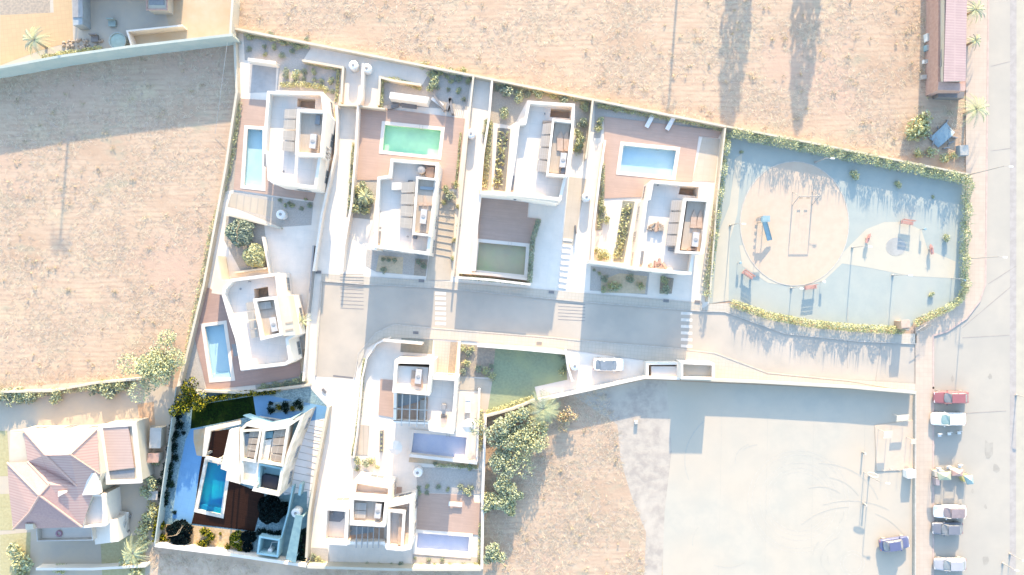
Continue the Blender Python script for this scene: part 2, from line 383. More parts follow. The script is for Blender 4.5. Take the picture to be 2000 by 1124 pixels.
# asphalt patches and stains
mb = MB()
for x, y, r in ((1930, 880, 16), (1945, 915, 10), (1925, 1095, 9), (1900, 960, 4), (1860, 740, 5), (1934, 735, 5), (1925, 990, 4)):
    sheet(mb, [(x + math.cos(t) * r * random.uniform(.4, 1), y + math.sin(t) * r * random.uniform(.7, 1.6)) for t in [i * .7 for i in range(9)]], [], .031)
tag(mb.build('road_stains', mat('oil_stain', A(220, 217, 210), scale=1)), kind='structure')
mb = MB()
for a, b in (((1930, 555), (1985, 520)), ((1880, 660), (1972, 655)), ((1935, 295), (1975, 290)), ((1935, 130), (1975, 120)), ((1880, 808), (1965, 803)), ((1975, 560), (1880, 640))): mb.path([a, b], .12, .021, .030)
for a, b in (((1656, 600), (1655, 720)), ((1710, 745), (1720, 672))): mb.path([a, b], .07, .025, .032)
tag(mb.build('tar_joints', mat('joint_tar', A(216, 212, 208), scale=1)), kind='structure')

# concrete yard in the south-east with old paint rings
YARD = mat('yard_concrete', A(240, 236, 226), A(231, 230, 222), scale=.35, bmp=.1, detail=9, c3=A(248, 236, 220), scale3=.05)
flat('concrete_yard', [(1302, 744), (1790, 766), (1788, 1500), (1282, 1500), (1298, 1000), (1312, 880)], .012, YARD, kind='structure')
mb = MB()
for r in (58, 66, 76, 92, 100): mb.ring(ell(1560, 980, r, r, 48), .05, .012, .020)
for r in (18, 24): mb.ring(ell(1665, 1100, r, r, 30), .06, .012, .020)
tag(mb.build('paint_rings', mat('faded_paint', A(249, 247, 240), scale=2)), kind='structure')
mb = MB()
for k in range(16):
    cx, cy = random.choice(((1600, 1000), (1660, 1090), (1480, 900), (1420, 1060))); a0 = random.random() * 6.28; r = random.uniform(30, 150); q = [(cx + r * math.cos(a0 + t * .12), cy + r * .8 * math.sin(a0 + t * .12)) for t in range(random.randint(5, 12))]
    q = [p for p in q if 1320 < p[0] < 1780 and 790 < p[1] < 1200]
    if len(q) > 2: mb.path(q, .16, .013, .0215 + k * .0003)
for x in (1410, 1500, 1590, 1690): mb.path([(x, 800), (x - 8, 1200)], .05, .013, .019)
tag(mb.build('tyre_marks', mat('tyre_dust', A(229, 227, 219), A(236, 233, 225), scale=2)), kind='structure')

# playground surfaces
RUBBER = mat('rubber_matting', A(214, 228, 228), A(206, 222, 224), scale=.5, detail=8, c3=A(222, 230, 227), scale3=.1)
PG = [(1420, 252), (1890, 345), (1884, 560), (1866, 600), (1790, 622), (1775, 645), (1640, 640), (1500, 612), (1424, 588), (1385, 594), (1398, 440)]
flat('playground', PG, .03, RUBBER, kind='structure')
SANDM = mat('play_sand', A(255, 238, 220), A(252, 232, 214), scale=.9, bmp=.15, detail=8)
PALE = mat('cream_matting', A(247, 244, 230), A(242, 240, 228), scale=.6, detail=8)
flat('playground_path', [(1450, 300), (1440, 420), (1425, 470), (1423, 588), (1392, 592), (1402, 460), (1425, 400), (1436, 310)], .036, PALE, kind='structure')
flat('cream_matting', [(1640, 500), (1692, 448), (1728, 434), (1768, 434), (1800, 450), (1812, 488), (1868, 512), (1862, 544), (1780, 540), (1700, 524), (1645, 515), (1610, 548), (1560, 562), (1500, 553), (1450, 520), (1444, 480), (1500, 470), (1620, 470)], .040, PALE, kind='structure')
flat('sand_circle', ell(1552, 437, 106, 121), .046, SANDM, kind='structure')
flat('round_mat', ell(1750, 482, 19, 17, 24), .050, mat('grey_matting', A(222, 226, 228), scale=1), kind='structure')
mb = MB(); mb.ring(ell(1552, 437, 107, 122), .12, .03, .07)
mb.ring(ell(1750, 482, 20, 18, 24), .06, .03, .06)
tag(mb.build('sand_edging', KERB), kind='structure')

# north-west property ground
PATIO = tiles('terracotta_patio', A(252, 226, 186), A(240, 206, 170), math.radians(-6), .6, .6, .02, .85, .05)
COURT = mat('courtyard_concrete', A(246, 240, 228), A(238, 234, 226), scale=.4, detail=8)
flat('courtyard_ground', [(-300, -400), (452, -400), (446, 78), (248, 100), (0, 140), (-300, 190)], .02, COURT, kind='structure')
flat('terracotta_patio', [(0, 30), (105, 25), (98, -120), (135, -120), (143, 82), (90, 95), (0, 128)], .028, PATIO, kind='structure')
flat('ochre_patio', [(300, -60), (455, -60), (446, 76), (262, 94), (250, 62), (330, 50)], .028, mat('ochre_screed', A(253, 241, 218), A(250, 228, 196), scale=.2, detail=4), kind='structure')
flat('garden_earth', [(0, -60), (96, -60), (98, 25), (0, 32)], .026, SOIL, kind='structure')
# south-west property ground
flat('house_yard', [(-300, 775), (276, 740), (342, 760), (300, 1066), (290, 1500), (-300, 1500)], .014, mat('yard_tiles', A(250, 238, 220), A(240, 232, 220), scale=.35, detail=8), kind='structure')
flat('orange_path', [(268, 790), (300, 785), (303, 830), (275, 835)], .022, mat('orange_screed', A(255, 224, 190), A(250, 210, 176), scale=1), kind='structure')
OLIVE = mat('olive_lawn', A(234, 230, 186), A(222, 216, 170), scale=2.5, bmp=.5, detail=8)
for i, p in enumerate(([(-300, 845), (14, 842), (20, 930), (-300, 940)], [(-300, 968), (28, 965), (30, 1036), (-300, 1040)], [(0, 1045), (60, 1040), (58, 1130), (0, 1130)], [(196, 1050), (285, 1045), (283, 1130), (200, 1130)])):
    flat('lawn', p, .022 + i * .002, OLIVE, kind='structure')

# dry grass tussocks over the fields
def grass(name, polys, n, hmax, avoid=()):
    mbs = MB(); cnt = 0; xs = [p[0] for q in polys for p in q]; ys = [p[1] for q in polys for p in q]
    while cnt < n:
        x, y = random.uniform(min(xs), max(xs)), random.uniform(min(ys), max(ys))
        if not any(in_poly((x, y), q) for q in polys) or any(in_poly((x, y), q) for q in avoid): continue
        d = math.sin(x * .031 + 2 * math.sin(y * .017)) + math.sin(y * .05 + x * .011)
        if random.random() > .55 + .3 * d: continue
        wx, wy = W(x, y); t = random.random() * 6.28; k = random.choice((0, 0, 0, 1, 1, 2))
        for j in range(random.choice((2, 3, 4))):
            t2 = t + random.gauss(0, .9); l = random.uniform(.25, .75); h = random.uniform(.03, hmax); w = .035
            c = Vector((wx + random.gauss(0, .12), wy + random.gauss(0, .12), 0)); e = c + Vector((math.cos(t2) * l, math.sin(t2) * l, h)); s = Vector((-math.sin(t2) * w, math.cos(t2) * w, 0))
            mbs.face([c - s, c + s, e + s * .4, e - s * .4], k)
        cnt += 1
    o = mbs.build(name, [leafmat('straw_pale', A(255, 240, 214)), leafmat('straw_tan', A(250, 226, 202)), leafmat('straw_grey', A(246, 228, 212))])
    return tag(o, kind='stuff')
LF = [(0, 300), (0, 145), (446, 84), (452, 180), (430, 330), (385, 560), (338, 752), (270, 738), (0, 765)]
TF = [(462, 0), (1832, 0), (1830, 200), (1885, 200), (1885, 335), (1418, 244), (930, 144), (462, 52)]
CF = [(946, 812), (1050, 785), (1180, 760), (1205, 830), (1212, 900), (1236, 975), (1262, 1040), (1258, 1124), (944, 1124)]
grass('dry_grass', [LF], 5200, .10); grass('dry_grass', [TF], 5200, .09); grass('dry_grass', [CF], 3000, .12)
grass('dry_grass', [[(292, 1076), (598, 1114), (940, 1116), (940, 1180), (290, 1180)]], 1600, .2)

wb = MB()
for poly, n in ((LF, 70), (TF, 110), (CF, 45)):
    xs = [p[0] for p in poly]; ys = [p[1] for p in poly]; k = 0
    while k < n:
        x, y = random.uniform(min(xs), max(xs)), random.uniform(min(ys), max(ys))
        if not in_poly((x, y), poly): continue
        k += 1; wx, wy = W(x, y); r = random.uniform(.15, .7)
        for i in range(int(30 * r + 8)): wb.leaf((wx + random.gauss(0, r * .5), wy + random.gauss(0, r * .4), random.uniform(.03, .28)), .2, random.choice((0, 1, 2)))
tag(wb.build('weeds', [leafmat('weed_straw', A(250, 236, 196)), leafmat('weed_olive', A(226, 220, 178)), leafmat('weed_grey', A(204, 196, 176))]), kind='stuff')

# ------------------------------------------------------------------ walls and fences
WL = [
 ('white boundary wall along the west field from the corner down to the bushy tree', [(457, 58), (462, 180), (440, 330), (397, 560), (352, 745)], .32, 1.1, CREAM),
 ('long white boundary wall between the villas and the north dry field', [(459, 56), (560, 76), (826, 128), (1418, 247)], .30, 1.2, CREAM),
 ('white boundary wall along the north side of the playground hedge', [(1419, 247), (1600, 282), (1892, 341)], .26, 1.2, CREAM),
 ('white wall between the playground hedge and the villa beside it', [(1417, 250), (1400, 400), (1388, 560), (1384, 590)], .22, 1.5, CREAM),
 ('white retaining wall along the bottom of the vividly coloured garden', [(302, 1066), (450, 1084), (598, 1106)], .40, 1.7, WHITE),
 ('white retaining wall along the bottom edge of the two lower villas', [(600, 1108), (770, 1113), (940, 1113)], .36, 1.7, CREAM),
 ('white wall between the bottom villas and the green scrub', [(941, 1112), (943, 960), (948, 815)], .36, 1.6, WHITE),
 ('slanting white wall below the empty green plot', [(948, 814), (1000, 800), (1045, 782)], .30, 1.4, CREAM),
 ('slanting white wall under the parking court towards the bin enclosure', [(1052, 783), (1140, 764), (1262, 737)], .34, 1.6, WHITE),
 ('cream wall along the top of the concrete yard', [(1330, 741), (1480, 747), (1660, 757), (1790, 768)], .30, 1.5, CREAM),
 ('low wall on the east side of the concrete yard by the sidewalk', [(1789, 768), (1788, 1124), (1787, 1300)], .16, .5, KERB),
 ('shade tinted wall between the walled courtyard and the shaded field', [(-200, 164), (0, 132), (120, 110), (248, 92), (360, 79), (454, 68)], .35, 3.2, SHADETEAL),
 ('cream wall right of the ochre courtyard', [(455, -300), (454, 0), (449, 72)], .35, 2.2, CREAM),
 ('thin white wall between the two round tanks north of the lane', [(709, 124), (706, 190), (700, 204)], .30, 1.8, WHITE),
 ('white wall left of the green pool deck', [(699, 206), (694, 300), (686, 400), (672, 480), (668, 530)], .28, 1.5, WHITE),
 ('white wall between the north lane and the long pool garden', [(657, 206), (658, 240), (655, 300), (628, 420), (612, 530)], .30, 1.4, WHITE),
 ('white wall east of the green pool deck', [(925, 146), (919, 200), (911, 280), (903, 360), (895, 440), (885, 540)], .26, 1.5, CREAM),
 ('white wall with a flower strip left of the dark green pool lane', [(961, 158), (955, 230), (944, 300), (938, 372)], .28, 1.5, WHITE),
 ('low white wall beside the round tank in the middle lane', [(1158, 196), (1150, 270), (1144, 310)], .26, 1.6, CREAM),
 ('long thin white wall between the two right hand pool villas', [(1182, 274), (1172, 340), (1160, 440), (1157, 510)], .28, 1.6, WHITE),
 ('white wall at the top of the dark green pool court', [(938, 376), (1000, 381), (1090, 394)], .40, 4.4, WHITE),
 ('white wall below the dark green pool', [(896, 532), (960, 537), (1030, 546)], .34, .8, WHITE),
 ('white wall left of the dark green pool', [(937, 378), (930, 440), (925, 530)], .55, 1.0, WHITE),
 ('cream wall on the east side of the vividly coloured plot', [(641, 795), (628, 862), (614, 935), (603, 1010), (598, 1090)], .34, 1.5, CREAM),
 ('thin pale wall on the west side of the vividly coloured plot', [(344, 756), (330, 860), (316, 960), (302, 1062)], .16, 1.8, SHADETEAL),
 ('curved white wall round the corner of the middle lower villa', [(762, 660), (735, 672), (716, 700), (707, 740), (703, 790), (697, 850), (690, 895)], .22, 1.0, WHITE),
 ('white wall beside the beige planted strip above the empty green plot', [(897, 668), (894, 740)], .32, 1.2, WHITE),
 ('long thin white entrance wall beside the dark garden bed', [(748, 665), (790, 669), (824, 672)], .28, 2.2, WHITE),
 ('white wall between the two lower villas', [(800, 890), (870, 898), (932, 905)], .40, 1.2, WHITE),
 ('white terrace wall right of the middle lower villa pool', [(936, 760), (934, 830), (931, 903)], .3, 1.0, WHITE),
 ('white wall left of the round tank beside the parking court', [(1105, 684), (1110, 720), (1118, 745)], .3, 1.4, WHITE),
 ('white wall at the top of the pale blue terrace in the north corner', [(484, 116), (538, 123)], .4, 1.8, WHITE),
 ('cream wall round the flower bed of the north corner villa', [(590, 118), (625, 124), (670, 132), (666, 200)], .3, 1.0, CREAM),
 ('cream wall round the small hedge above the green pool', [(823, 166), (770, 158), (742, 151), (739, 206)], .3, 1.1, CREAM),
 ('white wall across the lane between the tanks and the pools', [(660, 205), (700, 207), (752, 213)], .22, 1.3, CREAM),
 ('white sloping wall between the shaded garden and the long pool villa', [(442, 419), (500, 434), (548, 446)], .26, 1.0, CREAM),
 ('thin white wall right of the round garden trees', [(513, 463), (520, 500), (528, 540)], .26, 1.1, WHITE),
 ('white wall under the round garden trees', [(458, 533), (522, 524)], .24, .9, CREAM),
 ('grey gate wall on the left kerb of the dead end street', [(612, 480), (606, 560), (600, 612)], .22, 1.3, GREYM),
 ('white retaining wall left of the street end', [(601, 612), (598, 680), (592, 745)], .30, 1.1, WHITE),
 ('cream wall above the vividly coloured plot', [(398, 764), (470, 768), (605, 752)], .3, .9, CREAM),
 ('white wall across the top of the red roofed house garden', [(0, 766), (100, 764), (190, 748), (276, 740)], .3, 1.2, CREAM),
 ('white lower wall of the red roofed house garden', [(70, 1112), (180, 1112), (284, 1106)], .35, 1.4, WHITE),
 ('white front wall between the pavement and the dark green pool court', [(893, 542), (960, 547), (1036, 556)], .3, 2.2, WHITE),
 ('tall white front wall left of the playground villa above its planted bed', [(1152, 511), (1200, 517), (1244, 525)], .35, 4.2, WHITE),
 ('tall white wall stub at the left front corner of the green pool villa', [(714, 483), (736, 486)], .35, 4.6, WHITE),
 ('tall white wall between the pavement and the empty green plot', [(932, 676), (1020, 683), (1104, 691)], .28, 2.0, WHITE),
 ('white courtyard wall with a slanting end above the ochre floor', [(258, 94), (248, 61), (356, 50)], .22, 1.5, WHITE),
]
for lab, pts, t, h, mm in WL:
    mb = MB(); mb.path(pts, t, 0, h)
    tag(mb.build('garden_wall', mm), lab, 'wall')
# ------------------------------------------------------------------ off-frame neighbours that throw the long shadows
def cypress(px, py, h, r, lab):
    t = thing('cypress_tree', lab, 'tree', px, py, 'tall cypresses beyond the field'); x, y = W(px, py)
    MB().tube((x, y, 0), (x, y, h * .5), .3, .15).build('trunk', BARK, t)
    mb = MB()
    for i in range(1500):
        u = random.random(); a = random.random() * 6.28; rr = r * (math.sin(math.pi * min(1, u * .92 + .08)) ** .6) * random.uniform(.5, 1.05)
        mb.leaf((x + rr * math.cos(a), y + rr * math.sin(a), .8 + u * (h - .8)), .7, random.choice((0, 1, 2)))
    mb.build('crown', LV[:3], t)
for px, h, r in ((1452, 11, 2.1), (1588, 10.5, 2.1)): cypress(px + 8, -235, h, r, 'tall dark cypress north of the dry field, its shadow falls across the straw')

t = thing('annex', 'flat roofed annex just beyond the walled courtyard', 'house', 245, -90)
MB().prism([(150, -170), (336, -170), (336, -25), (150, -25)], 0, 3.3).build('wall', WHITE, t)
MB().prism([(145, -175), (341, -175), (341, -20), (145, -20)], 3.3, 3.5).build('roof', CREAM, t)

# ------------------------------------------------------------------ villas
def add_windows(t, outline, h, z0=.95, z1=2.25, skip=()):
    o = [Vector(W(x, y, h)) for x, y in outline]
    a = sum(o[i].x * o[(i + 1) % len(o)].y - o[(i + 1) % len(o)].x * o[i].y for i in range(len(o)))
    if a < 0: o = o[::-1]
    for i in range(len(o)):
        p, q = o[i], o[(i + 1) % len(o)]; L = (q - p).length
        if L < 2.2 or i in skip: continue
        d = (q - p).normalized(); nn = Vector((d.y, -d.x)); k = max(1, int(L / 3.0))
        for j in range(k):
            c = p + d * L * (j + .5) / k; w = .7 if j % 2 else .95; zz0 = .05 if (j == k // 2 and k > 1) else z0
            fr = MB()
            def bar(u0, u1, a0, a1, e0, e1, mb):
                pts = [c + d * u0 + nn * e0, c + d * u1 + nn * e0, c + d * u1 + nn * e1, c + d * u0 + nn * e1]
                mb.wprism([(v.x, v.y) for v in pts], a0, a1)
            bar(-w, -w + .07, zz0, z1, -.02, .05, fr); bar(w - .07, w, zz0, z1, -.02, .05, fr); bar(-w + .07, w - .07, z1 - .07, z1, -.02, .05, fr); bar(-w + .07, w - .07, zz0, zz0 + .07, -.02, .05, fr)
            bar(-.03, .03, zz0 + .07, z1 - .07, -.02, .045, fr)
            f = fr.build('window', FRAME, t)
            pn = MB(); bar(-w + .07, w - .07, zz0 + .07, z1 - .07, -.02, .02, pn); OFF[f.name] = OFF[t.name]; pn.build('pane', WGLASS, f)
def villa(label, outline, h=5.4, fz=4.15, tw=.38, wm=WHITE, fm=ROOFM, recess=(), rz=2.5, rmat=None, win=True, name='villa'):
    cx = sum(p[0] for p in outline) / len(outline); cy = sum(p[1] for p in outline) / len(outline)
    t = thing(name, label, 'house', cx, cy)
    MB().ring(outline, tw, 0, h).build('wall', wm, t)
    o = [Vector(W(x, y, h)) for x, y in outline]
    a = sum(o[i].x * o[(i + 1) % len(o)].y - o[(i + 1) % len(o)].x * o[i].y for i in range(len(o)))
    if a < 0: o = o[::-1]
    o = inset(o, tw * .5)
    holes = [[W(x, y, fz) for x, y in r] for r in recess]
    mb = MB(); sheet(mb, [(p.x, p.y) for p in o], holes, fz, wpts=True)
    for r in holes: 
        n = len(r)
        for i in range(n):
            p, q = r[i], r[(i + 1) % n]; mb.face([(p[0], p[1], fz), (q[0], q[1], fz), (q[0], q[1], rz), (p[0], p[1], rz)])
    roof = mb.build('roof_terrace', fm, t)
    for r in recess:
        MB().wprism([W(x, y, fz) for x, y in r], rz - .1, rz).build('sunken_patio', rmat or mat('patio_slate', A(196, 198, 204, SHD), scale=1), t)
    xs = [p[0] for p in outline]; ys = [p[1] for p in outline]; k = 0
    while k < 6:
        x, y = random.uniform(min(xs), max(xs)), random.uniform(min(ys), max(ys))
        if not in_poly((x, y), outline) or any(in_poly((x, y), r) for r in recess): continue
        wx, wy = W(x, y, fz); k += 1
        MB().lathe((wx, wy, fz), [(.07, 0), (.07, random.uniform(.2, .5)), (.12, .5), (.04, .58)] if k % 2 else [(.16, 0), (.16, .02), (.1, .03)], 10).build('roof_vent' if k % 2 else 'roof_drain', GREYM, t)
    if win: add_windows(t, outline, h)
    return t
def ringpart(t, outline, h, z0, tw=.38, name='tower_wall', m=WHITE): return MB().ring(outline, tw, z0, h).build(name, m, t)
def slab(t, pts, z0, z1, name, m): return MB().prism(pts, z0, z1).build(name, m, t)
def solar(t, pts, z, m=PV, rows=4, tilt=.0):     # pts: NW, NE, SE, SW as seen at height z; four panels on rails
    P = [Vector(p) for p in pts]
    for k in range(rows):
        a, b = k / rows, (k + 1) / rows - .035
        q = [P[0].lerp(P[3], a), P[1].lerp(P[2], a), P[1].lerp(P[2], b), P[0].lerp(P[3], b)]
        slab(t, [tuple(v) for v in q], z - .06, z, 'solar_panel', m)
def ac_unit(t, cx, cy, z, w=.8, l=1.9, ang=-.11):
    x, y = W(cx, cy, z + .8); mb = MB().box((x, y, z), (w, l, .8), ang)
    o = mb.build('water_heater', AC, t); OFF[o.name] = OFF[t.name]
    MB().lathe((x, y, z + .8), [(.28, 0), (.28, .03), (.2, .05)], 14).build('fan_grille', GREYM, o)
def railslot(t, pts, z0, z1): slab(t, pts, z0, z1, 'skylight', DGLASS)
def bits(t, cx, cy, z, n, sp, cols, s=(.3, .9)):      # loose odds and ends kept on the roof, one mesh per colour
    for c in cols:
        mb = MB()
        for i in range(n):
            x, y = W(cx + random.uniform(-sp, sp), cy + random.uniform(-sp * .5, sp * .5), z)
            mb.box((x, y, z), (random.uniform(*s), random.uniform(s[0] * .5, s[1] * .4), random.uniform(.1, .5)), random.random() * 3)
        mb.build('stored_board', c, t)
WOODP = mat('veiled_timber', A(246, 222, 204), A(236, 206, 186), scale=2)  # timber paled by the white veil put into its colour
BLUEP = mat('blue_grey_floor', A(196, 214, 228), A(184, 202, 220), scale=1)
REDT = mat('pink_timber', A(240, 206, 196), A(228, 190, 180), scale=2)

# A: north corner villa
tA = villa('flat roofed white villa in the north corner beside the long turquoise pool and brown deck', [(522, 178), (631, 180), (636, 216), (640, 222), (627, 306), (618, 369), (534, 359), (523, 352), (519, 300), (513, 297), (517, 240)], recess=[[(581, 192), (616, 194), (615, 213), (580, 209)]])
ringpart(tA, [(580, 213), (637, 216), (630, 306), (576, 303)], 6.2, 3.6)
slab(tA, [(585, 219), (630, 222), (624, 302), (581, 300)], 3.6, 5.4, 'tower_floor', PLANK)
solar(tA, [(556, 214), (579, 213), (574, 300), (551, 297)], 5.0); solar(tA, [(592, 224), (611, 225), (607, 254), (591, 253)], 4.8, rows=1)
ac_unit(tA, 611, 276, 5.4); slab(tA, [(617, 225), (626, 226), (624, 244), (615, 243)], 5.4, 5.6, 'floor_panel', DGLASS)
for k in range(3): slab(tA, [(632 + k, 280 + 9 * k), (640 + k, 289 + 9 * k), (639 + k, 291 + 9 * k), (631 + k, 282 + 9 * k)], 3.2, 4.8, 'facade_fin', GREYM)
slab(tA, [(516, 300), (524, 301), (523, 326), (515, 325)], 0, 2.6, 'bay_window', DGLASS)
# B: green pool villa
tB = villa('narrow flat roofed villa just below the bright green pool', [(763, 310), (857, 318), (849, 400), (842, 460), (838, 498), (733, 484), (730, 479), (737, 346), (760, 342)])
ringpart(tB, [(813, 345), (856, 349), (842, 462), (805, 458)], 5.9, 3.6, .28)
slab(tB, [(817, 350), (849, 352), (838, 456), (809, 454)], 3.6, 5.3, 'tower_floor', PLANK)
solar(tB, [(784, 357), (811, 355), (804, 451), (781, 448)], 5.0); ac_unit(tB, 827, 423, 5.3)
slab(tB, [(765, 357), (785, 357), (785, 370), (765, 371)], 3.6, 4.9, 'roof_hatch', WHITE)
slab(tB, [(832, 326), (848, 327), (847, 347), (831, 346)], 3.6, 4.7, 'hatch_cover', WOODP); 
x, y = W(824, 334, 4.5); MB().lathe((x, y, 4.15), [(.55, 0), (.55, 1.0), (.45, 1.15), (.1, 1.2)], 18).build('water_drum', GREYM, tB)
slab(tB, [(735, 451), (744, 452), (742, 477), (734, 475)], 3.6, 4.4, 'skylight', DGLASS); slab(tB, [(820, 364), (848, 366), (847, 372), (820, 370)], 5.3, 5.45, 'glass_screen', BLUEP)
slab(tB, [(806, 460), (814, 461), (813, 467), (805, 466)], 4.15, 4.7, 'vent_box', DGREYM); slab(tB, [(797, 352), (806, 352), (806, 356), (797, 355)], 4.15, 4.7, 'vent_box', DGREYM)
for k in range(3): slab(tB, [(818 + 10 * k, 396 - 14 * (k == 1)), (826 + 9 * k, 399), (826 + 9 * k, 402), (818 + 9 * k, 402)], 5.3, 5.5, 'screen_board', WOODP)
# C: villa above the dark green pool
tC = villa('flat roofed villa with a stepped roof above the dark green pool court', [(1031, 197), (1123, 203), (1118, 300), (1107, 345), (1096, 392), (990, 381), (1003, 300), (1010, 240), (1023, 238)], recess=[[(1076, 212), (1115, 214), (1113, 232), (1074, 229)]])
ringpart(tC, [(1079, 232), (1121, 237), (1108, 346), (1067, 342)], 6.1, 3.6, .28)
slab(tC, [(1084, 240), (1114, 242), (1103, 340), (1072, 337)], 3.6, 5.3, 'tower_floor', PLANK)
solar(tC, [(1061, 242), (1079, 240), (1068, 341), (1047, 337)], 5.0, m=tiles('solar_glass_grey', A(220, 216, 214), A(238, 236, 236), math.radians(6.3), .3, 1.4, .03, .35, .05)); ac_unit(tC, 1100, 313, 5.3)
slab(tC, [(1060, 236), (1080, 236), (1080, 240), (1060, 240)], 3.6, 4.7, 'roof_sill', WOODP); slab(tC, [(996, 343), (1005, 344), (1003, 372), (994, 370)], 3.6, 4.4, 'skylight', DGLASS)
for k in range(2): slab(tC, [(1088 + 12 * k, 268), (1096 + 12 * k, 256), (1101 + 10 * k, 270), (1101 + 10 * k, 296), (1088 + 12 * k, 294)], 5.3, 5.5, 'screen_board', WOODP)
slab(tC, [(1098, 328), (1106, 328), (1103, 340), (1095, 340)], 5.3, 5.8, 'vent_box', DGREYM)
# D: villa beside the playground
tD = villa('flat roofed villa below the pale blue pool nearest the playground', [(1272, 352), (1371, 360), (1370, 385), (1387, 389), (1375, 496), (1356, 500), (1350, 537), (1242, 527), (1260, 388), (1266, 386)], recess=[[(1330, 361), (1366, 363), (1363, 384), (1325, 380)]])
ringpart(tD, [(1337, 387), (1386, 390), (1372, 497), (1322, 494)], 6.1, 3.6, .30)
slab(tD, [(1343, 393), (1379, 396), (1366, 492), (1330, 488)], 3.6, 5.3, 'tower_floor', PLANK)
solar(tD, [(1312, 392), (1336, 391), (1326, 484), (1300, 483)], 5.0, m=MATS['solar_glass_grey']); ac_unit(tD, 1359, 468, 5.3)
slab(tD, [(1306, 483), (1320, 484), (1318, 492), (1305, 490)], 3.6, 4.4, 'skylight', DGLASS); slab(tD, [(1247, 490), (1258, 491), (1255, 518), (1245, 516)], 3.6, 4.4, 'skylight', DGLASS)
bits(tD, 1280, 444, 4.15, 12, 12, [WOODP, SOIL]); bits(tD, 1282, 518, 4.15, 9, 16, [WOODP, REDT]); bits(tD, 1352, 490, 5.3, 6, 10, [WOODP])
for k in range(2): slab(tD, [(1350 + 13 * k, 424), (1356 + 13 * k, 410), (1361 + 11 * k, 424), (1360 + 11 * k, 446), (1348 + 12 * k, 445)], 5.3, 5.5, 'screen_board', WOODP)
for a, b in (((1386, 440), (1374, 528)), ((1392, 441), (1380, 529))): MB().path([a, b], .08, .9, 1.0).build('ladder_rail', FRAME, tD)
for k in range(9): MB().path([(1386 - 1.35 * k, 442 + 10.6 * k), (1392 - 1.35 * k, 443 + 10.6 * k)], .12, .9, .98).build('ladder_rung', FRAME, tD)
# E: west end villa
tE = villa('angled white villa at the west end of the street beside the tilted blue pool', [(436, 562), (452, 545), (542, 533), (547, 577), (564, 577), (578, 655), (563, 664), (570, 706), (557, 714), (470, 724), (460, 665), (447, 625), (433, 576)], recess=[[(496, 565), (523, 560), (525, 579), (497, 584)]], rmat=SOIL)
ringpart(tE, [(494, 584), (540, 579), (552, 655), (509, 665)], 6.1, 3.6, .4)
slab(tE, [(540, 578), (563, 577), (577, 655), (552, 657)], 3.6, 5.8, 'roof_block', CREAM)
for k in range(2): slab(tE, [(557, 631 + 14 * k), (572, 628 + 14 * k), (573, 632 + 14 * k), (558, 635 + 14 * k)], 5.75, 5.83, 'roof_slot', SOIL)
slab(tE, [(500, 590), (537, 586), (546, 650), (513, 658)], 3.6, 5.4, 'tower_floor', PLANK)
solar(tE, [(480, 592), (494, 590), (505, 661), (491, 663)], 5.0); solar(tE, [(504, 592), (528, 589), (531, 603), (507, 606)], 5.6, rows=1); ac_unit(tE, 534, 634, 5.4, ang=.18)
slab(tE, [(452, 673), (461, 672), (465, 695), (457, 697)], 0, 2.4, 'bay_window', DGLASS); slab(tE, [(425, 500), (433, 546), (452, 545), (432, 576), (413, 573), (419, 540)], 0, 2.9, 'entrance_wing', CREAM)
# G: middle lower villa
tG = villa('white villa with a square stair tower in the middle of the lower block', [(770, 735), (845, 736), (894, 739), (886, 848), (838, 842), (836, 829), (768, 826)], h=4.6, fz=3.3)
ringpart(tG, [(771, 704), (846, 706), (839, 773), (766, 767)], 6.2, 0, .42)
slab(tG, [(777, 715), (837, 718), (833, 764), (772, 760)], 3.0, 5.4, 'tower_floor', WHITE); ac_unit(tG, 817, 736, 5.4); slab(tG, [(804, 724), (824, 728), (826, 758), (802, 752)], 5.4, 5.6, 'floor_panel', WOODP)
slab(tG, [(774, 772), (836, 777), (833, 822), (771, 819)], 3.3, 3.45, 'pergola_floor', WOODP)
slab(tG, [(775, 770), (834, 774), (816, 786), (776, 796)], 3.45, 3.52, 'glass_panel', BLUEP)
for k in range(4): slab(tG, [(785 + 15 * k, 768 + k), (787 + 15 * k, 768 + k), (785 + 15 * k, 832 + k), (783 + 15 * k, 832 + k)], 4.4, 4.62, 'pergola_beam', FRAME)
for yv in (798, 821): slab(tG, [(768, yv), (836, yv + 3), (836, yv + 4.5), (768, yv + 1.5)], 4.42, 4.60, 'pergola_beam', FRAME)
slab(tG, [(821, 781), (833, 782), (831, 822), (818, 821)], 3.45, 3.9, 'solar_panel', PV); slab(tG, [(863, 790), (871, 791), (870, 801), (862, 800)], 3.3, 4.2, 'chimney', GREYM)
MB().prism([(861, 810), (873, 811), (873, 813), (861, 812)], 3.3, 3.6).prism([(861, 815), (873, 816), (873, 818), (861, 817)], 3.3, 3.6).build('stored_board', SOIL, tG)
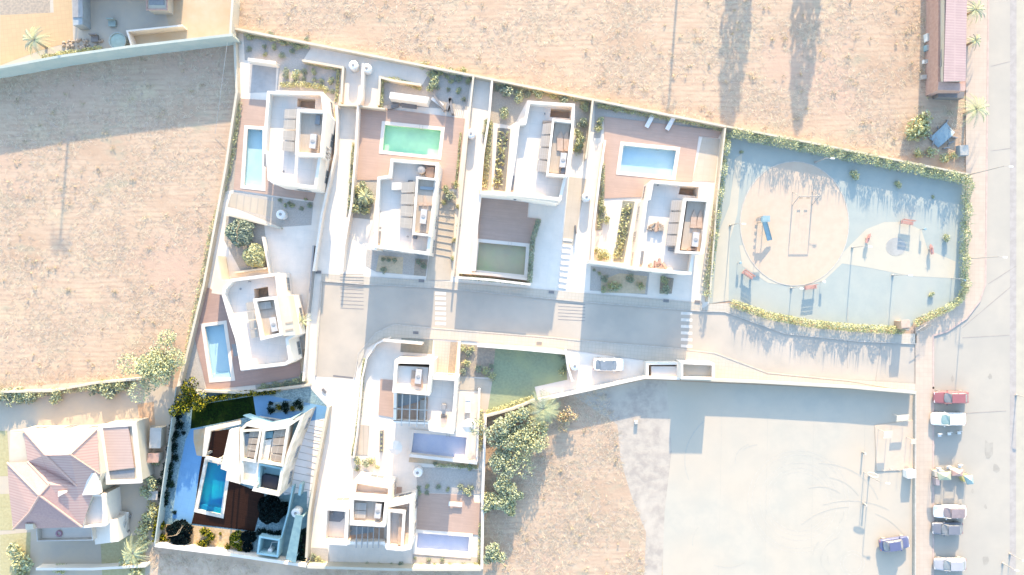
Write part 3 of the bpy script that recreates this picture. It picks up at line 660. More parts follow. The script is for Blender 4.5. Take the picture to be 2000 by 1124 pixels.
# H: bottom villa
tH = villa('white villa with pergola bars at the bottom edge left of the violet blue pool', [(692, 938), (764, 950), (762, 986), (806, 976), (803, 1073), (787, 1077), (755, 1074), (748, 1064), (628, 1064), (633, 990), (684, 990)], h=4.8, fz=3.5, fm=ROOFM)
ringpart(tH, [(684, 970), (758, 975), (752, 1030), (683, 1026)], 6.2, 0, .42)
slab(tH, [(690, 977), (748, 981), (745, 1022), (688, 1018)], 3.0, 5.4, 'tower_floor', PLANK); solar(tH, [(694, 982), (716, 983), (714, 1014), (692, 1013)], 5.6, rows=2); ac_unit(tH, 738, 999, 5.4)
ringpart(tH, [(633, 990), (682, 994), (678, 1066), (628, 1063)], 4.9, 3.0, .45, 'court_wall'); slab(tH, [(641, 996), (672, 999), (671, 1008), (672, 1012), (664, 1020), (640, 1018)], 3.5, 3.58, 'court_shade_patch', DGLASS)  # dark slab painted in where the court only lies in shade
slab(tH, [(684, 1028), (750, 1033), (748, 1062), (682, 1058)], 3.5, 3.6, 'pergola_floor', WOODP); slab(tH, [(684, 1028), (732, 1031), (728, 1040), (684, 1046)], 3.6, 3.66, 'glass_panel', BLUEP)
for k in range(5): slab(tH, [(696 + 11 * k, 1027), (697.5 + 11 * k, 1027), (696 + 11 * k, 1071), (694.5 + 11 * k, 1071)], 4.8, 5.0, 'pergola_beam', GREYM)
slab(tH, [(780, 1002), (788, 1002), (783, 1066), (776, 1064)], 3.5, 4.4, 'roof_bench', WOODP); ringpart(tH, [(757, 995), (792, 999), (787, 1077), (755, 1074)], 5.0, 3.0, .35, 'court_wall')
# F: the vividly coloured villa
FW = mat('ivory_stucco', (.74, .61, .47), A(255, 252, 240), scale=.6, bmp=.05)
tF = villa('ivory villa with two skylit bays and a black hot tub on the vividly coloured plot', [(468, 838), (480, 827), (530, 835), (566, 826), (596, 807), (572, 868), (553, 925), (545, 970), (492, 959), (496, 950), (470, 944)], h=5.4, fz=3.6, wm=FW, fm=BLUEWALL)
slab(tF, [(448, 840), (466, 836), (469, 946), (441, 938), (444, 921), (431, 916)], 4.5, 5.2, 'roof_overhang', FW)
for p in ((437, 912), (446, 934)):
    x, y = W(*p, 4.5); MB().box((x, y, 0), (.22, .22, 4.5)).build('post', FW, tF)
slab(tF, [(474, 897), (506, 903), (502, 946), (474, 940)], 3.6, 5.0, 'roof_block', FW)
ringpart(tF, [(470, 840), (512, 838), (499, 904), (472, 900)], 5.5, 3.6, .3, 'bay_wall', FW)
ringpart(tF, [(513, 838), (565, 832), (553, 912), (503, 904)], 5.6, 3.6, .35, 'bay_wall', FW)
solar(tF, [(488, 844), (508, 843), (498, 897), (480, 894)], 5.25, m=PV_D); solar(tF, [(536, 842), (558, 838), (549, 906), (528, 902)], 5.3, m=PV_D)
slab(tF, [(519, 844), (534, 843), (532, 856), (518, 857)], 3.6, 5.05, 'glass_panel', BLUESLAB); slab(tF, [(516, 860), (531, 858), (524, 900), (509, 899)], 3.6, 5.0, 'bay_floor', FW); slab(tF, [(474, 848), (508, 846), (498, 898), (473, 894)], 3.6, 4.9, 'bay_floor', BLUEP); slab(tF, [(533, 846), (560, 842), (551, 908), (526, 904)], 3.6, 4.9, 'bay_floor', FW)
mb = MB(); mb.prism([(512, 930), (515, 927), (541, 932), (544, 935), (540, 955), (537, 957), (510, 951), (508, 948)], 3.6, 4.3); mb.build('hot_tub', mat('black_vinyl', (.012, .013, .02), rough=.5), tF)
ringpart(tF, [(505, 905), (551, 914), (545, 969), (502, 959)], 5.0, 3.6, .25, 'court_wall', BLUEWALL)
# open timber-floored frame on its west side
slab(tF, [(401, 836), (470, 822), (470, 829), (412, 842), (402, 893), (395, 891)], 2.6, 2.9, 'pergola_frame', FW)
slab(tF, [(402, 891), (433, 899), (432, 904), (401, 896)], 2.6, 2.9, 'pergola_frame', FW)
for p in ((403, 843), (398, 890), (428, 898)):
    x, y = W(*p, 2.5); MB().box((x, y, 0), (.3, .3, 2.6)).build('post', FW, tF)
slab(tF, [(474, 812), (484, 810), (530, 826), (566, 818), (590, 806), (560, 829), (530, 836)], 2.6, 3.4, 'entrance_canopy', BLUEWALL)

# red roofed house
RT = tiles('pink_roof_tiles', A(244, 212, 206), A(226, 186, 182), math.radians(4), 30, .38, .07, .7, .05)
RT2 = mat('pink_ridge_tiles', A(250, 218, 210), A(240, 208, 200), scale=3)
tR = thing('red_roof_house', 'large house under pink hipped tile roofs in the bottom left corner', 'house', 110, 935)
def rq(x, y, z): return W3(x, y, z)
body = [(20, 846), (186, 844), (200, 925), (155, 1024), (24, 1028)]
MB().prism(body, 0, 5.0, hp=5.0).build('wall', CREAM, tR)
a_, b_, c_, d_ = rq(45, 839, 5.1), rq(190, 838, 5.1), rq(89, 889, 7.6), rq(137, 888, 7.6)
e_, f_, g_, h_ = rq(194, 926, 5.1), rq(150, 950, 6.0), rq(77, 968, 7.4), rq(160, 1030, 5.1)
i_, j_, k_, l_ = rq(96, 947, 6.9), rq(54, 902, 5.6), rq(14, 904, 5.1), rq(26, 1034, 5.1)
n_, o_ = rq(58, 1000, 6.8), rq(18, 965, 5.1)
roofs = [('roof', [[a_, c_, d_, b_], ], RT2), ('roof', [[b_, d_, e_], [a_, j_, i_, f_, c_], [c_, f_, d_]], RT), ('roof', [[d_, f_, e_], [f_, i_, h_], [f_, h_, e_]], RT),
         ('roof', [[j_, k_, g_], [j_, g_, i_]], RT2), ('roof', [[k_, o_, n_, g_], [o_, l_, n_]], RT), ('roof', [[g_, n_, l_, h_], [g_, h_, i_]], mat('shaded_south_tiles', A(222, 190, 190), A(210, 178, 180), scale=4))]  # south slopes have shade put into their tile colour
for nm, fs, mm in roofs:
    mb = MB()
    for f in fs: mb.face(f)
    mb.build(nm, mm, tR)
for p, q in ((a_, c_), (b_, d_), (c_, d_), (d_, e_), (g_, i_), (i_, j_), (g_, h_), (g_, n_), (k_, g_), (n_, l_), (c_, f_)):
    MB().tube(p, q, .14, n=6).build('ridge', RT2, tR)
MB().prism([(194, 832), (262, 826), (274, 940), (206, 946)], 0, 3.6, hp=3.8).build('annex_wall', CREAM, tR)
MB().ring([(192, 830), (264, 825), (276, 944), (207, 947)], .5, 3.6, 4.0).build('parapet', WHITE, tR)
slab(tR, [(198, 836), (250, 832), (262, 914), (206, 921)], 3.62, 3.9, 'annex_roof', tiles('pink_roof_tiles_flat', A(246, 222, 214), A(232, 204, 198), 0, 30, .38, .06, .7, .05))
slab(tR, [(212, 922), (262, 918), (264, 942), (212, 944)], 3.62, 3.7, 'sunken_patio', DGLASS)
slab(tR, [(72, 1030), (178, 1030), (180, 1054), (74, 1056)], 3.0, 3.3, 'balcony', WHITE); MB().ring([(70, 1028), (178, 1028), (182, 1056), (72, 1058)], .12, 3.3, 4.2).build('balcony_rail', FRAME, tR)
slab(tR, [(153, 970), (200, 968), (204, 1028), (160, 1030)], 0, 4.2, 'side_terrace', WHITE); MB().ring([(152, 968), (202, 966), (206, 1028), (160, 1032)], .25, 4.2, 4.9).build('parapet', WHITE, tR)
slab(tR, [(180, 1022), (228, 1015), (232, 1058), (186, 1064)], 0, 2.8, 'porch_roof', WHITE); slab(tR, [(49, 1024), (64, 1024), (65, 1034), (50, 1036)], 5.0, 5.9, 'chimney', CREAM)
slab(tR, [(20, 842), (48, 840), (52, 900), (18, 900)], 4.4, 4.9, 'side_roof', CREAM); slab(tR, [(150, 925), (186, 924), (192, 966), (156, 968)], 4.6, 5.6, 'dormer_terrace', WHITE)
slab(tR, [(113, 961), (130, 959), (130, 962), (113, 971)], 6.4, 6.6, 'roof_hatch', WHITE)
add_windows(tR, body, 5.0)
# red roofed workshop by the main road
tW = thing('workshop', 'long workshop with a mauve ribbed tile roof between the dry field and the main road', 'building', 1862, 80)
MAUVE = tiles('mauve_roof_tiles', A(226, 198, 202), A(238, 214, 214), 0, 30, .36, .08, .7, .05)
MB().prism([(1834, -180), (1888, -180), (1886, 176), (1832, 176)], 0, 2.9, hp=2.9).build('wall', REDT, tW)
mb = MB(); r = [rq(1854, -200, 4.4), rq(1892, -200, 3.9), rq(1886, 158, 3.9), rq(1843, 160, 4.4)]; mb.face(r[::-1]); mb.face([p - Vector((0, 0, .12)) for p in r])
mb.build('roof', MAUVE, tW)
MB().prism([(1845, -180), (1884, -180), (1882, 157), (1845, 157)], 2.9, 3.75, hp=3.8).build('upper_wall', CREAM, tW)
slab(tW, [(1833, 160), (1885, 164), (1885, 178), (1832, 176)], 2.95, 3.05, 'lean_to_roof', RT2)
slab(tW, [(1832, 178), (1884, 180), (1883, 192), (1832, 190)], 0, 1.2, 'loading_step', DGREYM)
MB().prism([(1842, 45), (1845, 45), (1842, 130), (1838, 130)], 2.95, 3.2).build('roof_pipe', GREYM, tW)

# utility block and bin enclosure between street and yard
tU = thing('bin_enclosure', 'open topped white bin enclosure at the bend of the slanting wall', 'enclosure', 1295, 722)
MB().ring([(1262, 708), (1328, 708), (1328, 742), (1262, 740)], .35, 0, 1.7).build('wall', WHITE, tU); slab(tU, [(1272, 716), (1324, 716), (1324, 738), (1272, 738)], 0, 1.2, 'inner_roof', WHITE)
tU = thing('substation', 'white walled transformer yard with a dark inner floor right of the bin enclosure', 'enclosure', 1362, 724)
MB().ring([(1330, 707), (1396, 710), (1396, 742), (1330, 741)], .3, 0, 3.2).build('wall', WHITE, tU); slab(tU, [(1334, 711), (1392, 713), (1392, 739), (1334, 738)], 0, 2.3, 'inner_roof', CREAM)

# ------------------------------------------------------------------ decks, terraces, pools
def deck(label, pts, m, hole=None, z=.125):
    mb = MB(); sheet(mb, pts, [POOL[hole]] if hole else [], z)
    P = [W(x, y, z) for x, y in pts]
    for i in range(len(P)):
        a, b = P[i - 1], P[i]; mb.face([(a[0], a[1], 0), (b[0], b[1], 0), (b[0], b[1], z), (a[0], a[1], z)])
    return tag(mb.build('timber_deck', m), label, 'deck')
deck('brown timber deck round the long turquoise pool in the north corner', [(471, 193), (520, 196), (518, 300), (524, 352), (534, 362), (618, 372), (611, 393), (456, 371)], DECK, 'A')
deck('pink brown timber deck wrapped round the bright green pool', [(701, 208), (748, 212), (908, 232), (893, 368), (852, 370), (857, 320), (763, 312), (758, 342), (737, 352), (697, 352)], DECK, 'B')
deck('shaded timber deck above the dark green pool', [(940, 384), (1033, 391), (1030, 425), (1056, 428), (1044, 470), (1034, 553), (1024, 552), (928, 536)], DECK, 'C')
deck('orange brown timber deck round the pale blue pool nearest the playground', [(1180, 228), (1410, 256), (1403, 270), (1365, 266), (1352, 356), (1272, 350), (1264, 384), (1181, 388)], DECK, 'D')
deck('narrow slanting timber deck round the tilted blue pool', [(405, 562), (432, 574), (450, 625), (470, 726), (557, 716), (586, 706), (588, 735), (500, 752), (404, 762), (380, 660), (392, 600)], DECK_E, 'E')
deck('dark red brown deck beside the deep blue pool of the vivid plot', [(402, 845), (452, 838), (452, 940), (516, 966), (497, 1038), (374, 1023), (380, 1000), (388, 930)], DECK_D, 'F')
deck('small timber terrace sunk beside the stair tower of the middle lower villa', [(743, 741), (767, 743), (768, 816), (739, 811)], DECK)
deck('timber deck above the violet blue pool at the bottom edge', [(817, 964), (924, 968), (926, 982), (940, 983), (940, 1046), (812, 1034)], DECK)
deck('small square of timber decking by the lower lane', [(765, 952), (785, 952), (784, 968), (764, 967)], DECK, z=.128)

WT = {k: water_mat('pool_water_' + k, c) for k, c in dict(clear=(.92, .99, 1), green=(.96, 1, .98), dark=(.92, .98, .94), deep=(.5, .93, 1), violet=(.94, .97, 1)).items()}
def PB(n, c1, c2, k, scale=.4, c3=None, scale3=.25):
    f = lambda c: None if c is None else tuple(min(.93, x * q) for x, q in zip(c, k if isinstance(k, tuple) else (k,) * 3))
    return mat(n, f(c1), f(c2), scale=scale, c3=f(c3), scale3=scale3)
B_TURQ = PB('turquoise_tiles', A(196, 236, 250), A(186, 230, 248), (1.8, 1.55, 1.55)); B_GREEN = PB('jade_tiles', A(168, 250, 226), A(158, 240, 216), (2.3, 1.75, 1.55), c3=A(150, 226, 208), scale3=.3)
B_DARK = PB('bottle_green_tiles', A(180, 206, 190, SHD), A(176, 198, 186, SHD), (1.05, .85, .95), c3=A(172, 216, 182, SHD), scale3=.22); B_BLUE = PB('pale_blue_tiles', A(186, 226, 250), A(176, 220, 248), (1.85, 1.65, 1.6))
B_DEEP = PB('deep_blue_tiles', A(0, 140, 210), A(0, 120, 196), 1.2, c3=A(30, 220, 225), scale3=.2)
B_VIO = PB('violet_blue_tiles', A(180, 204, 246, SHD), A(190, 214, 252, SHD), (1.2, 1.2, 1.25))
def pool(key, label, basin, water, cop=.45, cm=WHITE, depth=.6):
    pts = POOL[key]; cx = sum(p[0] for p in pts) / 4; cy = sum(p[1] for p in pts) / 4
    t = thing('swimming_pool', label, 'swimming pool', cx, cy)
    o = [Vector(W(*p)) for p in pts]
    a = sum(o[i].x * o[(i + 1) % 4].y - o[(i + 1) % 4].x * o[i].y for i in range(4))
    if a < 0: o = o[::-1]
    out = inset(o, -cop); inn = inset(o, .03); mb = MB(); z0, z1 = -.12, .165
    for k in range(4):
        k2 = (k + 1) % 4
        mb.face([(*out[k], z1), (*out[k2], z1), (*inn[k2], z1), (*inn[k], z1)]); mb.face([(*out[k], 0), (*out[k2], 0), (*out[k2], z1), (*out[k], z1)]); mb.face([(*inn[k2], z0), (*inn[k], z0), (*inn[k], z1), (*inn[k2], z1)])
    mb.build('coping', cm, t)
    mb = MB(); mb.face([(*p, -depth) for p in o])
    for k in range(4): k2 = (k + 1) % 4; mb.face([(*o[k2], 0), (*o[k], 0), (*o[k], -depth), (*o[k2], -depth)])
    # entry steps along one short side
    e = [o[0], o[1], o[1].lerp(o[2], .09), o[0].lerp(o[3], .09)]; mb.wprism([tuple(v) for v in e], -depth, -.35)
    mb.build('basin', basin, t)
    mb = MB(); mb.face([(*p, -.08) for p in inset(o, .002)]); mb.build('water', water, t)
    lad = MB()
    c = o[2].lerp(o[3], .35); d = (o[3] - o[2]).normalized(); nn = Vector((-d.y, d.x))
    for s in (-.22, .22):
        p = c + d * s; q = [(p + nn * u, z) for u, z in ((-.35, .16), (-.35, .55), (-.1, .7), (.12, .6), (.14, -.5))]
        for (a1, z1_), (a2, z2_) in zip(q[:-1], q[1:]): lad.tube((*a1, z1_), (*a2, z2_), .022, n=6)
    for z in (-.2, -.42): lad.tube((*(c + d * -.22 + nn * .14), z), (*(c + d * .22 + nn * .14), z), .02, n=6)
    lad.build('ladder', FRAME, t)
    return t
pool('A', 'long narrow turquoise pool in the north corner garden', B_TURQ, WT['clear']); pool('B', 'bright sea green rectangular pool on the brown deck', B_GREEN, WT['green'])
pool('C', 'dark green shaded pool below a brown deck', B_DARK, WT['dark']); pool('D', 'pale blue pool nearest the playground', B_BLUE, WT['clear'])
pool('E', 'tilted sky blue pool beside the west field', B_BLUE, WT['clear']); pool('F', 'deep saturated blue pool on the vividly coloured plot', B_DEEP, WT['deep'], cm=FW)
pool('G', 'violet blue pool under the middle lower villa', B_VIO, WT['violet']); pool('H', 'violet blue pool at the bottom edge under a deck', B_VIO, WT['violet'])

BEDG = mat('planted_earth', A(190, 196, 192, SHD), A(178, 184, 180, SHD), scale=2.5, bmp=.4, detail=8)
# paved and gravel areas inside the plots
Z = [.028]
def area(nm, pts, m, holes=()):
    Z[0] += .0010
    return flat(nm, pts, Z[0], m, kind='structure', holes=holes)
area('gravel_bed', [(475, 62), (606, 84), (606, 96), (592, 118), (562, 134), (538, 122), (478, 118)], GRAVEL_S)
area('gravel_bed', [(545, 128), (590, 118), (664, 134), (658, 200), (640, 214), (632, 180), (540, 176)], GRAVEL_S)
area('blue_terrace', [(488, 124), (540, 127), (538, 180), (486, 182)], mat('ice_blue_tiles', A(240, 244, 250), scale=.8))
area('gravel_bed', [(458, 190), (471, 192), (456, 371), (440, 374), (448, 300), (456, 230)], GRAVEL)
area('gravel_bed', [(740, 154), (824, 168), (842, 136), (920, 148), (912, 215), (752, 206), (741, 212)], GRAVEL_S)
area('gravel_bed', [(964, 162), (1154, 200), (1148, 300), (1128, 300), (1122, 205), (1030, 196), (1008, 238), (996, 246), (944, 236), (954, 230)], GRAVEL)
area('gravel_bed', [(1162, 204), (1412, 252), (1408, 262), (1180, 228), (1172, 270), (1160, 270)], GRAVEL_S)
area('gravel_bed', [(456, 374), (612, 396), (608, 440), (548, 444), (448, 402)], GRAVEL_S)
area('slab_path', [(452, 378), (536, 394), (530, 424), (444, 404)], tiles('long_slabs', A(250, 242, 228), A(226, 222, 216), math.radians(6), 1.0, 6, .1, .8, .05))
area('gravel_bed', [(442, 422), (516, 438), (524, 524), (470, 530), (438, 470)], GRAVEL)
area('gravel_bed', [(685, 355), (738, 352), (728, 430), (676, 424)], GRAVEL)
area('planting_bed', [(810, 504), (836, 507), (832, 540), (807, 537)], SOIL)
area('gravel_bed', [(716, 488), (836, 500), (832, 540), (806, 538), (735, 532), (714, 520)], GRAVEL_S)
area('planting_bed', [(740, 499), (788, 503), (786, 536), (734, 530)], BEDG); area('planting_bed', [(811, 505), (835, 507), (831, 540), (808, 538)], SOIL)
area('planting_strip', [(898, 534), (1032, 548), (1030, 556), (896, 544)], SOIL)
area('planting_strip', [(945, 235), (963, 238), (960, 372), (940, 370)], GRAVEL); area('dark_planter_bed', [(972, 250), (997, 252), (987, 374), (964, 371)], mat('charcoal_mulch', A(176, 178, 176), A(168, 170, 168), scale=4, bmp=.6))
area('dark_planter_bed', [(1216, 392), (1240, 394), (1218, 513), (1198, 511)], mat('green_mulch', A(186, 194, 188), A(178, 186, 180), scale=4, bmp=.6))
area('planting_strip', [(1172, 340), (1184, 340), (1176, 450), (1162, 450)], GRAVEL)
area('gravel_bed', [(1154, 520), (1268, 534), (1264, 576), (1152, 568)], GRAVEL_S); area('planting_bed', [(1210, 534), (1264, 540), (1260, 574), (1174, 572), (1174, 548)], BEDG)
area('planting_bed', [(1290, 540), (1316, 544), (1312, 574), (1288, 574)], SOIL)
TERR = tiles('cream_terrace', A(253, 245, 232), A(240, 230, 218), math.radians(96), 1.1, .9, .018, .8, .04)
area('terrace', [(1372, 268), (1406, 272), (1396, 356), (1352, 354)], TERR)
area('terrace', [(1112, 346), (1146, 350), (1120, 480), (1098, 478)], TERR); area('terrace', [(850, 372), (892, 376), (880, 548), (832, 548), (838, 500)], TERR)
area('pavement_tiles', [(848, 664), (880, 668), (872, 738), (848, 736)], tiles('square_tiles', A(250, 246, 238), A(232, 228, 224), math.radians(4), .42, .42, .05, .8, .03))
area('gravel_bed', [(388, 600), (404, 570), (380, 660), (402, 762), (352, 748), (372, 660)], GRAVEL_S)
area('gravel_bed', [(498, 746), (598, 728), (602, 750), (500, 764)], GRAVEL_S); area('planting_bed', [(570, 688), (604, 680), (598, 728), (562, 716)], BEDG)
area('planting_bed', [(784, 660), (846, 664), (844, 692), (782, 688)], mat('shade_turf', A(190, 196, 190), scale=3, bmp=.4))
area('planting_strip', [(880, 668), (894, 669), (888, 732), (874, 730)], SOIL)
area('dry_bed', [(900, 672), (970, 678), (964, 738), (898, 736)], SOIL); area('lawn', [(968, 676), (1104, 692), (1108, 742), (1044, 756), (1050, 780), (950, 812), (962, 740)], LAWN)
area('terrace', [(893, 736), (962, 742), (952, 806), (934, 806), (936, 764), (892, 762)], TERR)
area('planting_strip', [(800, 893), (936, 905), (934, 915), (798, 903)], BEDG)
area('gravel_bed', [(812, 912), (940, 920), (938, 966), (816, 962)], GRAVEL_S); area('gravel_bed', [(806, 1080), (938, 1090), (938, 1110), (806, 1108)], GRAVEL_S)
area('gravel_bed', [(608, 1070), (640, 1072), (644, 1100), (806, 1102), (806, 1110), (602, 1106)], GRAVEL_S)
area('slab_path', [(700, 830), (722, 832), (718, 890), (692, 888)], tiles('long_slabs_v', A(250, 244, 236), A(228, 224, 218), 0, .7, 6, .08, .8, .05))
# vivid plot
area('vivid_plot_gravel', [(345, 758), (400, 768), (500, 770), (604, 756), (638, 793), (612, 930), (601, 1010), (598, 1104), (450, 1082), (303, 1064), (318, 960)], BLUEGRV, HOLES)
area('sand_gravel_bed', [(306, 1062), (312, 1024), (374, 1026), (497, 1040), (486, 1084), (450, 1080)], SANDGRV)
area('sun_shade_terrace', [(362, 862), (372, 838), (402, 836), (400, 895), (388, 930), (378, 1000), (374, 1023), (336, 1012), (348, 930)], SHADEBLUE)
area('sun_shade_terrace', [(378, 840), (402, 836), (470, 818), (470, 828), (410, 846), (400, 892), (384, 890), (378, 862)], mat('painted_sun_patch', A(255, 222, 180), A(252, 232, 206), scale=.8))  # patch of sunlight put into the colour of this terrace piece
area('turf', [(376, 793), (494, 774), (500, 811), (452, 822), (372, 838)], LAWN_D)
area('sun_shade_terrace', [(495, 776), (520, 772), (640, 795), (630, 850), (597, 850), (596, 806), (540, 830), (500, 812)], SHADEBLUE)
area('planting_bed', [(522, 788), (594, 780), (592, 802), (525, 808)], BLUEGRV)
area('driveway', [(598, 824), (634, 818), (613, 932), (598, 1000), (570, 1000), (552, 960), (575, 880)], tiles('buff_driveway_slabs', (.80, .70, .60), A(176, 156, 134), math.radians(12), 9, 1.0, .035, .8, .04))
area('steel_blue_terrace', [(552, 968), (600, 960), (598, 1100), (536, 1092), (546, 1042)], BLUESLAB)
area('planting_bed', [(580, 1040), (598, 1030), (598, 1096), (572, 1092)], mat('dark_mulch', A(40, 50, 40), A(20, 30, 24), scale=4, bmp=.5))
# free-standing low structures of the vivid plot
t = thing('pump_enclosure', 'open blue walled pump enclosure at the foot of the vividly coloured plot', 'enclosure', 525, 1066)
MB().ring([(506, 1047), (547, 1054), (543, 1089), (501, 1083)], .25, 0, 1.9).build('wall', BLUEWALL, t)
slab(t, [(519, 1052), (544, 1056), (541, 1086), (516, 1074)], .05, .12, 'floor_mat', BLUESLAB)
x, y = W(533, 1070); MB().lathe((x, y, .12), [(.34, 0), (.36, .9), (.3, 1.15), (.08, 1.25)], 16).build('filter_tank', WHITEP, t)
MB().tube((x, y + .9, .4), (x + .9, y + 1.0, .5), .06).tube((x, y + .3, 1.2), (x, y + .9, .4), .06).build('pipe', WHITEP, t)
t = thing('carport', 'long steel blue flat roof beside the driveway steps of the vivid plot', 'carport', 580, 1050)
slab(t, [(577, 1006), (591, 1008), (577, 1100), (558, 1092)], 2.4, 2.6, 'roof', BLUESLAB)
for p in ((578, 1012), (589, 1012), (575, 1090), (562, 1086)):
    x, y = W(*p, 2.4); MB().box((x, y, 0), (.18, .18, 2.4)).build('post', BLUEWALL, t)
for lab, pts, tt, h in (('long blue kerb wall left of the lower driveway of the vivid plot', [(572, 950), (563, 1000), (551, 1044), (541, 1090)], .2, 1.2), ('short blue wall beside the tank on the vivid plot', [(588, 946), (584, 968)], .35, 1.4)):
    mb = MB(); mb.path(pts, tt, 0, h); tag(mb.build('garden_wall', BLUEWALL), lab, 'wall')

# steps with thin risers across the lanes
def steps(label, p0, p1, q0, q1, n, m=KERB, w=.10, cat='steps', h=.10):
    mb = MB()
    for k in range(n):
        u = k / (n - 1); a = (p0[0] + (q0[0] - p0[0]) * u, p0[1] + (q0[1] - p0[1]) * u); b = (p1[0] + (q1[0] - p1[0]) * u, p1[1] + (q1[1] - p1[1]) * u); mb.path([a, b], w, .03, .03 + h)
    return tag(mb.build('garden_steps', m), label, cat)
steps('flight of low step edges down the lane left of the garden deck wall', (852, 393), (890, 398), (838, 494), (880, 502), 9)
steps('step edges on the sunlit driveway of the vivid plot', (600, 836), (632, 842), (598, 925), (614, 930), 8, WHITE, .08)
steps('white step edges down the lane between the dark green pool and the playground villa', (1100, 468), (1118, 470), (1090, 560), (1106, 562), 9, WHITE, .35)

# painted slat shadows over the lane mouths, painted sunlit stripes over the street
def bars(label, x0, x1, y0, y1, n, w, m, dy=0.0):
    mb = MB()
    for k in range(n):
        y = y0 + (y1 - y0) * k / (n - 1); mb.path([(x0, y), (x1, y + dy)], w, .026, .036)
    return tag(mb.build('shadow_sun_stripes', m), label, 'painted light and shade')
LINE = mat('shadow_line_grey', A(196, 196, 200), scale=2); BARM = mat('sun_stripe_cream', (.76, .62, .47), (.60, .52, .42), scale=1.2)
bars('thin painted slat shadows where the north lane meets the west end of the street', 665, 710, 565, 602, 6, .09, LINE, 2)
bars('thin painted slat shadows where the lane left of the playground villa meets the street', 1090, 1143, 592, 624, 6, .09, LINE, 3)
bars('broad painted sunlight stripes below the green pool villa', 850, 871, 573, 632, 7, .42, BARM, 1)
bars('broad painted sunlight stripes below the playground villa', 1330, 1352, 612, 676, 6, .40, BARM, 1)
mb = MB()
for k in range(5): mb.path([(664, 536 + 5.5 * k), (710, 537 + 5.5 * k)], .09, .105, .125)
tag(mb.build('pavement_shadow_lines', LINE), 'thin painted slat shadows across the pavement at the north lane mouth', 'painted shadow')

# ------------------------------------------------------------------ round water tanks, manhole covers, parasols
tk = lthing('water_tank', '', 'water tank', 'round white water tanks')
MB().lathe((0, 0, 0), [(.62, 0), (.66, .08), (.66, 1.15), (.60, 1.28), (.42, 1.36)], 28).build('drum', WHITEP, tk)
MB().lathe((0, 0, 1.36), [(.20, 0), (.20, .05), (.14, .07)], 16).build('lid', GREYM, tk); MB().tube((.5, 0, 1.2), (.75, 0, .2), .04).build('pipe', FRAME, tk)
TK = [(694, 133, 'round white water tank left of the thin wall under the north field'), (720, 139, 'round white water tank right of the thin wall under the north field'), (921, 265, 'round white water tank in the lane right of the green pool'), (1144, 387, 'round white water tank in the lane left of the playground villa'),
      (554, 421, 'round white water tank above the shaded street court in the west'), (1121, 713, 'round white water tank beside the parking court'), (818, 919, 'round white water tank between the two lower villas'), (583, 997, 'round white tank with a dark lid on the vividly coloured plot')]
for i, (x, y, l) in enumerate(TK):
    o = tk if i == 0 else dup(tk); put(o, x, y, random.random() * 6, lab=l)
ps = lthing('parasol', '', 'parasol', 'white garden parasols')
MB().tube((0, 0, 0), (0, 0, 2.3), .03).build('pole', FRAME, ps); MB().lathe((0, 0, 0), [(.3, 0), (.28, .1), (.05, .14)], 16).build('base', GREYM, ps)
MB().lathe((0, 0, 2.05), [(1.02, 0), (.98, .02), (.5, .24), (.04, .40)], 8).build('canopy', WHITE, ps)
for i, (x, y, l) in enumerate(((777, 868, 'white parasol on the terrace left of the violet blue pool'), (918, 826, 'white parasol on the side terrace right of the middle lower villa'))):
    put(ps if i == 0 else dup(ps), x, y, .2, lab=l)
lg = lthing('sun_lounger', '', 'sun lounger', 'sun loungers')
MB().box((0, 0, .25), (.6, 1.3, .08)).build('seat', WHITEP, lg)
mb = MB(); mb.wprism([(-.3, .65), (.3, .65), (.3, 1.25), (-.3, 1.25)], .3, .38); ob = mb.build('backrest', WHITEP, lg)
for sx in (-.25, .25):
    for sy in (-.55, 1.1): MB().box((sx, sy, 0), (.05, .05, .28)).build('leg', GREYM, lg)
for i, (x, y, r, l, s) in enumerate(((1272 - 6, 242, -.5, 'white lounger in the shade above the pale blue pool, left of the pair', 1), (1306, 247, -.5, 'white lounger in the shade above the pale blue pool, right of the pair', 1), (914, 794, -.05, 'white lounger on the side terrace of the middle lower villa', 1.3), (858, 203, .9, 'white lounger on the slanting slabs above the green pool', 1), (894, 984, 1.5, 'white lounger on the deck above the violet blue pool', 1))):
    put(lg if i == 0 else dup(lg), x, y, r, lab=l, s=s, z=.125)
mh = lthing('manhole_cover', '', 'manhole cover', 'rectangular covers along the pavements')
MB().box((0, 0, 0), (.80, .42, .02)).build('frame', GREYM, mh); mb = MB()
for i in range(4): mb.box((-.27 + .18 * i, 0, .02), (.14, .34, .012))
mb.build('grate', DGREYM, mh)
for i, (x, y, r, l) in enumerate(((622, 532, 0, 'grey cover plate on the pavement at the west street corner'), (823, 549, -.05, 'grey cover plate on the pavement below the green pool villa'), (1077, 571, -.08, 'grey cover plate on the pavement below the dark green pool court'), (1301, 588, -.08, 'grey cover plate on the pavement below the playground villa, left one'), (1362, 590, -.08, 'grey cover plate on the pavement below the playground villa, right one'), (812, 650, 0, 'grey cover plate on the pavement above the middle lower villa'), (1053, 671, -.08, 'grey cover plate on the pavement above the empty green plot'), (633, 764, -.8, 'slanted grey cover plate beside the vividly coloured plot'))):
    put(mh if i == 0 else dup(mh), x, y, r, z=.135, lab=l)
